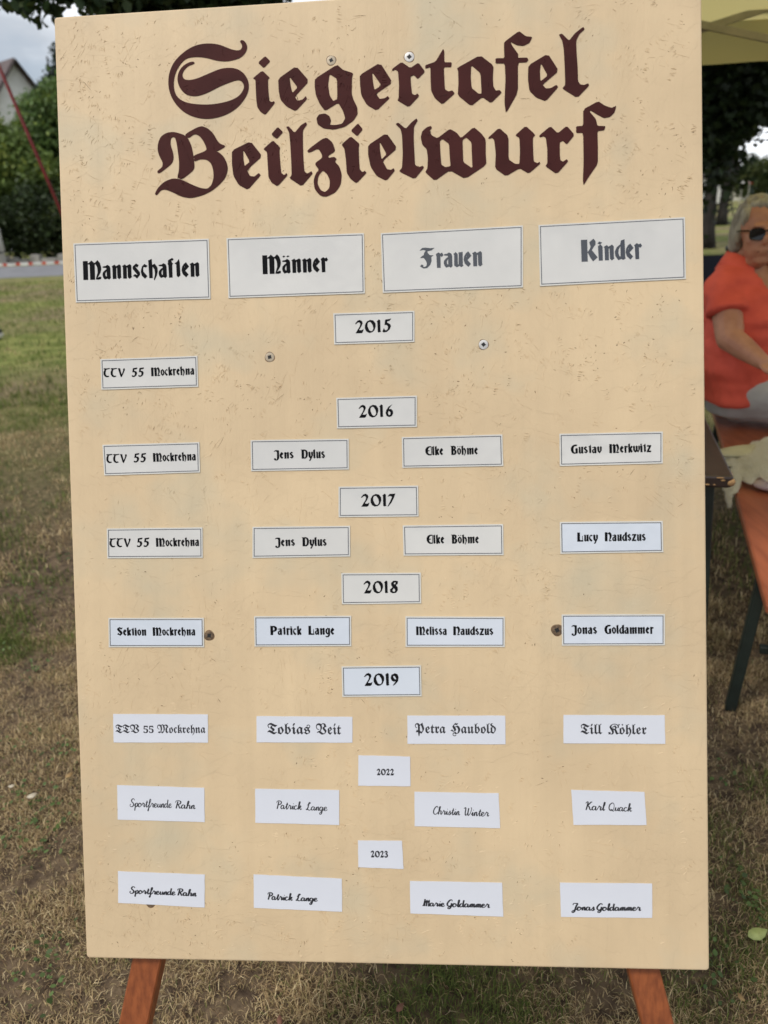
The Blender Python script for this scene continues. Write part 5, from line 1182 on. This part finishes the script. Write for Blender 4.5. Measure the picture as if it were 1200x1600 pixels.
# bicycle leaning by the trunk
m_bk = simple('black_bicycle_paint', (.012, .012, .013), None, 20, .4)
bq = at_h(1128, 352, 0); s_b = 1.0
BIK = thing('bicycle', (bq.x, bq.y, 0), 'black bicycle parked on the grass beside the dark tree trunk', 'bicycle')
def B3(x, z, y=0): return Vector((bq.x + x, bq.y + y + x*.25, z))
for cx_ in (-.52, .50):
    g = G(); g.tube([B3(cx_+.33*math.cos(a), .34+.33*math.sin(a)) for a in [2*math.pi*i/28 for i in range(29)]], .028, 6, False); w_ = g.build('wheel', m_bk, BIK, True)
    g = G()
    for i in range(12): a = math.pi*i/6; g.beam(B3(cx_, .34), B3(cx_+.32*math.cos(a), .34+.32*math.sin(a)), .004, .004, (0, 1, 0))
    g.build('spokes', m_alu, w_)
g = G()
for a, b in (((-.52, .34), (-.1, .30)), ((-.1, .30), (.36, .72)), ((-.1, .30), (-.24, .86)), ((-.22, .76), (.36, .82)), ((-.52, .34), (-.2, .72)), ((.34, .92), (.50, .34))): g.tube([B3(*a), B3(*b)], .026, 8)
g.build('bicycle_frame', m_bk, BIK, True)
g = G(); g.ball(B3(-.25, .90), Vector((.13, 0, 0)), Vector((0, .07, 0)), Vector((0, 0, .035)), 12, 6); g.build('saddle', m_bk, BIK, True)
g = G(); g.tube([B3(.28, .98, -.28), B3(.36, 1.0, -.1), B3(.36, 1.0, .1), B3(.28, .98, .28)], .014, 8); g.tube([B3(.34, .92), B3(.36, 1.0)], .014, 8); g.build('handlebar', m_bk, BIK, True)
g = G(); g.box((bq.x-.70, bq.y-.28, .62), (bq.x-.38, bq.y+.05, .86)); g.build('basket', m_bk, BIK)

# navy folding chair behind the person
m_navy = simple('navy_canvas', (0.006, 0.008, 0.022), (0.004, 0.005, 0.014), 9, .85, .4, 20, .01)
ch = at_y(1106, 430, 5.6)
CHR = thing('folding_chair', (ch.x-.2, 5.6, 0), 'navy canvas folding chair standing behind the seated person', 'chair')
zt_ = at_y(1112, 388, 5.6).z
def CH(x, y, z): return Vector((ch.x-.13+x, 5.6+y, z))
V = []; F = []
for i in range(9):
    x = -.30+.60*i/8; sag = .05*math.sin(math.pi*i/8)
    for j in range(5): z = zt_-.55*j/4 - .045*(i/8)*(1 if j == 0 else .6); V += [CH(x, sag+.04*j, z - .02*math.sin(math.pi*i/8)), ]
F = [(i*5+j, i*5+j+1, (i+1)*5+j+1, (i+1)*5+j) for i in range(8) for j in range(4)]
V2 = [v+Vector((0, .012, 0)) for v in V]; n_ = len(V)
mesh('backrest', V+V2, F+[tuple(a+n_ for a in f[::-1]) for f in F], m_navy, CHR, True)
g = G(); g.box((ch.x-.2-.28, 5.2, .40), (ch.x-.2+.28, 5.66, .43)); g.build('seat', m_navy, CHR)
for sx in (-1, 1):
    g = G(); g.tube([CH(sx*.30, .02, zt_+.01), CH(sx*.30, .12, .42), CH(sx*.30, -.45, 0)], .011, 8); g.build('leg', m_alu, CHR)
    g = G(); g.tube([CH(sx*.30, -.42, .42), CH(sx*.30, .28, 0)], .011, 8); g.build('leg', m_alu, CHR)
    g = G(); g.tube([CH(sx*.31, .1, .62), CH(sx*.31, -.4, .60)], .018, 8); g.build('armrest', m_bk, CHR)
hb = at_y(1141, 388, 7.5)
g = G(); g.ball((hb.x, 7.5, hb.z), Vector((.045, 0, 0)), Vector((0, .045, 0)), Vector((0, 0, .035)), 12, 8); g.tube([(hb.x, 7.5, 0), (hb.x, 7.5, hb.z)], .02, 8)
o = g.build('garden_torch', m_bk, None, True, origin=(hb.x, 7.5, 0)); tag(o, 'small black garden lamp on a post behind the person', 'garden lamp')

# ------------------------------------------------------------------ trees
m_leaf = attr_mat('broad_leaves', .55, .35, .4)
m_bark = simple('grey_brown_bark', (0.036, 0.030, 0.025), (0.014, 0.012, 0.010), 6, .95, .9, 18, .03, (1, 1, .25))
def leaves(name, blobs, nclust, per, lsize, base, parent, seed, crad=.35, droop=.0):
    """blobs: (cx,cy,cz,rx,ry,rz). Leaf shaped quads in clumps spread through the crown"""
    r_ = np.random.default_rng(seed); wts = np.array([b[3]*b[4]*b[5] for b in blobs])**.8; wts /= wts.sum()
    bi = r_.choice(len(blobs), nclust, p=wts); B = np.array(blobs)[bi]
    d = r_.normal(0, 1, (nclust, 3)); d /= np.linalg.norm(d, axis=1)[:, None]; rad = r_.uniform(.25, 1, nclust)**.45
    cc = B[:, :3] + d*rad[:, None]*B[:, 3:6]
    P = np.repeat(cc, per, 0) + r_.normal(0, crad*.55, (nclust*per, 3)); n_ = len(P)
    nrm = r_.normal(0, 1, (n_, 3)) + [0, 0, .7]; nrm /= np.linalg.norm(nrm, axis=1)[:, None]
    t = np.cross(nrm, r_.normal(0, 1, (n_, 3))); t /= np.linalg.norm(t, axis=1)[:, None]; s_ = np.cross(nrm, t)
    L_ = lsize*r_.uniform(.6, 1.25, n_)[:, None]; W_ = L_*.34
    V = np.stack([P-t*L_*.5, P+s_*W_-t*L_*.12, P+s_*W_*.7+t*L_*.25, P+t*L_*.55-nrm*L_*.12, P-s_*W_*.7+t*L_*.25, P-s_*W_-t*L_*.12], 1).reshape(-1, 3)
    i = np.arange(n_)[:, None]*6; F = np.concatenate([i+[0, 1, 5], i+[1, 2, 5], i+[2, 4, 5], i+[2, 3, 4]], 0)
    cl_t = np.repeat(r_.uniform(.65, 1.3, nclust), per); c = np.array(base)[None, :]*cl_t[:, None]*r_.uniform(.75, 1.25, (n_, 1))
    yel = np.repeat(r_.random(nclust) < .12, per); c[yel] *= [1.5, 1.25, .9]
    return tinted(name, V, F, np.repeat(c, 6, axis=0), m_leaf, parent, kind='stuff')
def trunk(parent, pts, rad, limbs=(), n=12):
    g = G(); g.tube(pts, rad, n)
    for q, r in limbs: g.tube(q, r, 8)
    return g.build('trunk', m_bark, parent, True)
def tree(name, loc, h, r0, blobs, nclust, per, ls, base, label, cat, seed, crad=.35, lean=(0, 0), group=None):
    root = thing(name, (loc[0], loc[1], 0), label, cat, group); R = random.Random(seed); x, y = loc
    pts = [Vector((x+lean[0]*t+.06*math.sin(t*5+seed), y+lean[1]*t, h*t)) for t in (0, .08, .25, .5, .75, 1)]
    rad = [r0*1.35, r0*1.05, r0*.9, r0*.75, r0*.55, r0*.3]
    lb = []
    for b in blobs[:10]:
        st = pts[3].lerp(pts[4], R.random()); en = Vector(b[:3]); md = st.lerp(en, .5) + Vector((R.uniform(-.3, .3), R.uniform(-.3, .3), .25)); lb.append(([st, md, en], [r0*.42, r0*.25, r0*.08]))
    trunk(root, pts, rad, lb)
    leaves('foliage', blobs, nclust, per, ls, base, root, seed, crad)
    return root
GRP = 'trees around the lawn'
# big lime over the garden; its trunk stands behind the board
R = random.Random(21)
def cloud(cx, cy, cz, rx, ry, rz, n, r, sd):
    q = random.Random(sd); out = []
    for _ in range(n):
        a = q.uniform(0, 2*math.pi); e = q.uniform(-.6, 1); k_ = q.uniform(.5, .95)
        out.append((cx+rx*k_*math.cos(a)*math.cos(e), cy+ry*k_*math.sin(a)*math.cos(e), cz+rz*k_*math.sin(e), r*q.uniform(.7, 1.2), r*q.uniform(.7, 1.2), r*q.uniform(.55, .9)))
    return out
big = cloud(.6, 7.2, 5.7, 3.6, 3.0, 2.3, 22, 1.5, 5)
tree('lime_tree', (.3, 7.0), 6.0, .24, big, 1500, 34, .10, (.035, .062, .018), 'large dark leafed tree whose low crown shows above the top of the board', 'tree', 31, .42, group=GRP)
# low hanging sprays of it at the top left
def spray(px, py, Y, r): p = at_y(px, py, Y); return (p.x, p.y, p.z, r, r, r*.8)
root = [o for o in bpy.data.objects if o.name == 'lime_tree'][0]
leaves('foliage', [spray(40, -8, 4.2, .10), spray(60, -3, 4.2, .09), spray(24, -30, 4.2, .12), spray(82, -8, 4.2, .07), spray(125, 4, 4.2, .07), spray(120, -30, 4.2, .1), spray(15, -70, 4.3, .25), spray(100, -80, 4.3, .25)], 60, 22, .062, (.03, .055, .02), root, 77, .075)
leaves('foliage', [spray(190, -10, 4.6, .16), spray(260, -12, 4.6, .16), spray(330, -16, 4.6, .15), spray(400, -30, 4.6, .16), spray(150, -12, 4.6, .10), spray(230, -40, 4.8, .3), spray(350, -60, 4.8, .3)], 260, 24, .062, (.03, .055, .02), root, 78, .11)
g = G()
for px, py in ((40, -8), (120, -4), (200, -12), (300, -16), (390, -30)):
    p = at_y(px, py, 4.3); g.tube([p, p.lerp(Vector((.3, 6.9, 4.2)), .35)+Vector((0, 0, .3)), Vector((.3, 6.9, 4.2))], [.006, .02, .05], 6)
g.build('branch', m_bark, root, True)
# dark trees behind the tent
t1, t2_ = at_h(1108, 388, 0), at_h(1129, 352, 0)
dark1 = cloud(t1.x-1.6, t1.y+.5, 6.5, 3.4, 3.2, 2.6, 22, 1.7, 8)
tree('linden_tree', (t1.x-.05, t1.y), 5.5, .17, dark1, 1300, 30, .16, (.022, .038, .012), 'dark shaded tree with the thick trunk just right of the board', 'tree', 41, .5, group=GRP)
p3 = at_y(1150, 190, t2_.y)
dark2 = cloud(t2_.x+.3, t2_.y+1.0, 7.6, 4.0, 3.2, 2.5, 22, 1.9, 9)
TT = tree('linden_tree', (t2_.x, t2_.y), 6.2, .20, dark2, 1500, 30, .18, (.024, .042, .013), 'dark shaded tree with a forked trunk behind the bicycle', 'tree', 42, .55, group=GRP)
fk = at_y(1129, 300, t2_.y)
g = G(); g.tube([Vector((t2_.x, t2_.y, 1.0)), Vector((t2_.x+.35, t2_.y, 2.4)), at_y(1148, 240, t2_.y), at_y(1156, 190, t2_.y)], [.17, .14, .11, .07], 10); g.tube([Vector((t2_.x, t2_.y, 1.2)), at_y(1129, 250, t2_.y), at_y(1130, 200, t2_.y)], [.15, .11, .08], 10); g.build('branch', m_bark, TT, True)
# denser, nearer crown that fills the view under the tent's far edge
q0 = at_y(1135, 150, 14)
near = cloud(q0.x+.2, 14.5, 5.2, 3.2, 2.2, 1.6, 22, 1.25, 15) + [(at_y(px, py, 14.5).x, 14.5, at_y(px, py, 14.5).z, .5, .7, .42) for px, py in ((1105, 130), (1130, 120), (1160, 120), (1190, 115), (1225, 115), (1110, 170), (1135, 160), (1160, 150), (1200, 150), (1125, 195), (1110, 205), (1085, 240), (1100, 240), (1108, 265))]
tree('chestnut_tree', (q0.x-1.6, 14.6), 4.6, .22, near, 1500, 34, .14, (.020, .034, .011), 'nearest dark crown filling the gap under the tent roof', 'tree', 43, .4, group=GRP)
p4 = at_y(1195, 200, 19)
p4.z += .35
tree('maple_tree', (p4.x+2.2, 19.4), 4.5, .14, [(p4.x, 19.2, p4.z+.1, .5, .6, .45), (p4.x+.5, 19.4, p4.z+.5, .7, .7, .6), (p4.x+1.6, 19.6, p4.z+1.3, 1.6, 1.2, 1.2), (p4.x-.35, 19.2, p4.z-.2, .35, .4, .3)], 260, 26, .15, (.06, .085, .02), 'lighter green branch reaching in at the right edge', 'tree', 44, .3, group=GRP)
p5 = at_y(1178, 268, 95)
tree('round_tree', (p5.x, 95), 4, .25, [(p5.x, 95, 3.6, 1.5, 1.5, 1.3), (p5.x-.9, 95, 2.6, 1.2, 1.2, 1.2), (p5.x+1.0, 95, 3.1, 1.2, 1.2, 1.4), (p5.x+.2, 95, 2.0, 2.2, 1.2, 1.4)], 260, 26, .3, (.075, .10, .03), 'small round olive green tree beside the pale house far right', 'tree', 45, .5, group=GRP)

# left: shrubs and trees beyond the road in front of the white house
def lp(px, py, Y, r, rz=None):
    k_ = 1.29; p = at_y(px, py, Y*k_); return (p.x, Y*k_, p.z, r*k_, r*k_, (rz or r*.85)*k_)
tree('hazel_tree', (at_y(70, 300, 34.8).x, 34.8), 5.6, .13, [lp(66, 172, 27, .55), lp(86, 158, 27, .5), lp(52, 188, 27, .4), lp(75, 212, 27, 1.0), lp(100, 190, 27, 1.1), lp(50, 245, 27, .8), lp(120, 170, 27, 1.0), lp(110, 235, 27, 1.2)], 900, 26, .20, (.12, .19, .055), 'mid green tree in front of the white house, next to the board edge', 'tree', 51, .38, group=GRP)
tree('hazel_tree', (at_y(5, 300, 32.2).x, 32.2), 4.4, .12, [lp(3, 215, 25, .35), lp(-25, 215, 25, .6), lp(18, 243, 25, .6), lp(-10, 265, 25, 1.0), lp(30, 278, 25, .8), lp(55, 283, 25, .8), lp(-40, 250, 25, 1.0)], 1000, 26, .19, (.14, .20, .05), 'yellowish green tree at the left edge under the house gable', 'tree', 52, .36, group=GRP)
tree('dark_shrub', (at_y(45, 350, 31.2).x, 31.2), 1.8, .08, [lp(15, 345, 24.2, .8, .6), lp(45, 350, 24.2, .9, .6), lp(80, 345, 24.2, .9, .7), lp(110, 350, 24.2, .9, .7), lp(60, 318, 24.2, .8, .5), lp(-20, 350, 24.2, .9, .7), lp(30, 378, 24.2, .8, .3), lp(80, 380, 24.2, .8, .3)], 800, 24, .16, (.035, .055, .018), 'dark dense shrub behind the low stone wall on the left', 'shrub', 53, .3, group='shrubs behind the stone wall')
tree('spruce_tree', (at_y(92, 200, 42.5).x, 42.5), 9, .14, [lp(92, 95, 33, .2, .6), lp(92, 125, 33, .4, .6), lp(94, 155, 33, .8, .8)], 260, 26, .16, (.018, .034, .016), 'narrow dark conifer top rising beside the board edge', 'tree', 54, .25, group=GRP)
# more trees beyond, outside or behind the board, so the row goes on
for i, (x, y, s_) in enumerate(((-36, 36, 1.2), (-32, 44, 1.4), (-3, 34, 1.3), (4, 40, 1.6), (-33, 38, 1.6))):
    tree('garden_tree', (x, y), 4.5*s_, .16*s_, cloud(x, y, 4.2*s_, 1.9*s_, 1.9*s_, 1.6*s_, 9, 1.2*s_, 60+i), 420, 24, .24, (.055, .085, .024), ('round garden tree beyond the road, %s' % ('far left', 'left of the white house', 'behind the top of the board', 'behind the dark crown', 'outermost left')[i]), 'tree', 60+i, .5, group=GRP)
x_ = at_y(1300, 300, 60).x
for i, (x, y) in enumerate(((45, 62), (12, 70), (70, 170), (40, 190), (20, 120), (95, 190), (-20, 80), (-50, 75))):
    s_ = 1.3
    tree('distant_tree', (x, y), 5, .2, cloud(x, y, 4.4, 3.2, 2.6, 2.6, 9, 1.8, 80+i), 260, 22, .45, (.05, .075, .026), 'distant round tree on the horizon, number %s from the left in the row' % ('seven', 'five', 'eight', 'six', 'four', 'nine', 'three', 'two')[i], 'tree', 80+i, .8, group='distant trees')

# ------------------------------------------------------------------ grass
m_grass = attr_mat('grass_blades', .8, .30, .2)
def scatter(n_, x0, x1, y0, y1, seed, wedge=True):
    r_ = np.random.default_rng(seed); x = r_.uniform(x0, x1, n_*2); y = y0 + (y1-y0)*r_.random(n_*2)**1.35
    if wedge: k_ = (np.abs(x) < .78*y + .8); x, y = x[k_], y[k_]
    return x[:n_], y[:n_], r_
def grass(name, n_, x0, x1, y0, y1, hmin, hmax, wd, seed, label, greenish=0.0, flat=False):
    x, y, r_ = scatter(n_, x0, x1, y0, y1, seed); m_ = len(x)
    tuft = vnoise(x, y, .10, 31)*.6 + vnoise(x, y, .33, 32)*.4; keep = r_.random(m_) < np.clip((tuft-.20)*2.6, .30, 1); x, y, tuft = x[keep], y[keep], tuft[keep]; m_ = len(x)
    gr = vnoise(x, y, .55, 33)*.55 + vnoise(x, y, .16, 34)*.45 + greenish + np.where(x < 0, .03, 0)
    green = r_.random(m_) < np.clip((gr-.52)*3.6, .03, .9)
    z = gz(x, y)*np.clip(8.5-y, 0, 1) - .003
    H = r_.uniform(hmin, hmax, m_)*(.55+.8*tuft); W_ = r_.uniform(.6, 1.2, m_)*wd
    lean = np.where(green, r_.normal(.55, .35, m_), r_.normal(1.05, .4, m_)) if not flat else r_.normal(1.45, .15, m_)
    dry = np.array([[.55, .42, .23], [.40, .285, .155], [.70, .57, .34], [.19, .125, .072], [.34, .27, .13]])[r_.choice(5, m_, p=[.27, .25, .12, .18, .18])]
    grn = np.array([[.13, .17, .04], [.20, .23, .065], [.09, .125, .035]])[r_.integers(0, 3, m_)]
    c = np.where(green[:, None], grn, dry)*r_.uniform(.75, 1.3, (m_, 1))
    o = blades(np.stack([x, y, z], 1), H, W_, r_.uniform(0, 2*np.pi, m_), lean, c, name, m_grass, kind='stuff')
    tag(o, label, 'grass'); return o
grass('grass', 360000, -2.4, 2.1, .55, 2.6, .010, .034, .0017, 1, 'short dry tufted grass around the easel feet')
grass('grass_thatch', 130000, -2.2, 2.0, .55, 2.4, .014, .045, .0015, 2, 'matted straw lying flat between the grass tufts', flat=True)
grass('grass', 140000, -5.5, 4.2, 2.3, 6.5, .022, .060, .0035, 3, 'grass of the shaded lawn behind the board', .10)
grass('grass', 110000, -15, 11, 6, 20, .03, .075, .009, 4, 'sunlit green lawn further back', .36)
# broad leaved weeds (clover, plantain) in the left lawn
r_ = np.random.default_rng(8); wx = []; 
cen = [(at_h(px, py).x, at_h(px, py).y) for px, py in ((35, 1165), (95, 1185), (25, 1240), (55, 1250), (90, 1265), (85, 1300), (20, 1300), (60, 1330), (15, 1010), (40, 905), (70, 930), (110, 870), (20, 870), (60, 1045), (1125, 1215), (1190, 1420), (1140, 1390), (1115, 1530), (30, 770), (90, 790), (60, 1500), (75, 1540))]
P = np.concatenate([np.stack([np.full(26, a)+r_.normal(0, .022*(1+b*.3), 26), np.full(26, b)+r_.normal(0, .024*(1+b*.3), 26), np.full(26, .008)+r_.uniform(0, .016, 26)], 1) for a, b in cen]); n_ = len(P)
P[:, 2] += gz(P[:, 0], P[:, 1]); nrm = r_.normal(0, .4, (n_, 3)) + [0, 0, 1]; nrm /= np.linalg.norm(nrm, axis=1)[:, None]; t = np.cross(nrm, r_.normal(0, 1, (n_, 3))); t /= np.linalg.norm(t, axis=1)[:, None]; s_ = np.cross(nrm, t); L_ = r_.uniform(.006, .015, (n_, 1)); W_ = L_*.38
V = np.stack([P-t*L_*.5, P+s_*W_-t*L_*.1, P+s_*W_*.7+t*L_*.3, P+t*L_*.5, P-s_*W_*.7+t*L_*.3, P-s_*W_-t*L_*.1], 1).reshape(-1, 3); i = np.arange(n_)[:, None]*6
o = tinted('weeds', V, np.concatenate([i+[0, 1, 5], i+[1, 2, 5], i+[2, 4, 5], i+[2, 3, 4]], 0), np.repeat(np.array([[.10, .155, .045]])*r_.uniform(.6, 1.4, (n_, 1)), 6, axis=0), m_leaf, kind='stuff'); tag(o, 'small broad leaved green weeds in the dry lawn', 'weeds')
# fallen leaves one can tell apart
m_fl = {'yellow green': simple('yellow_green_leaf', (.36, .40, .14), (.28, .32, .10), 60, .6), 'ochre': simple('ochre_dead_leaf', (.34, .22, .09), (.24, .15, .06), 60, .7), 'reddish brown': simple('reddish_brown_dead_leaf', (.20, .085, .05), (.14, .06, .04), 60, .7), 'pale dry': simple('pale_dry_leaf', (.50, .44, .33), (.40, .34, .25), 60, .7)}
for k_, (px, py, nm, sz, ang, where) in enumerate(((1183, 1459, 'yellow green', .030, .3, 'on the bare soil right of the easel'), (108, 1211, 'ochre', .016, 1.0, 'left of the board beside green weeds'), (50, 1243, 'pale dry', .018, .5, 'on the green weeds left of the board'), (437, 1594, 'reddish brown', .013, 1.8, 'between the easel legs at the lower frame edge'), (625, 1574, 'reddish brown', .014, .9, 'in the middle between the easel legs'), (1158, 1558, 'ochre', .012, 2.0, 'right of the right easel leg'), (18, 1228, 'pale dry', .012, .2, 'near the left frame edge'))):
    p = at_h(px, py, .028); z = Vector((.15, -.25, 1)).normalized(); x = Vector((math.cos(ang), math.sin(ang), .1)).normalized(); y = z.cross(x)
    out = [(-1, 0), (-.6, .42), (0, .58), (.5, .40), (1, 0), (.5, -.42), (0, -.55), (-.6, -.38)]
    V = [p + x*a*sz*.75 + y*b*sz*.75 + z*(.25*sz*(a*a*.5-abs(b)*.3)) for a, b in out] + [p - z*.0012]; n8 = 8
    V += [v - z*.0009 for v in V]
    F = [(i, (i+1) % 8, 8) for i in range(8)] + [((i+1) % 8+9, i+9, 17) for i in range(8)] + [(i, i+9, (i+1) % 8+9, (i+1) % 8) for i in range(8)]
    o = mesh('fallen_leaf', V, F, m_fl[nm], None, True, origin=tuple(p)); tag(o, '%s fallen leaf lying %s' % (nm, where), 'leaf', 'fallen leaves in the grass')
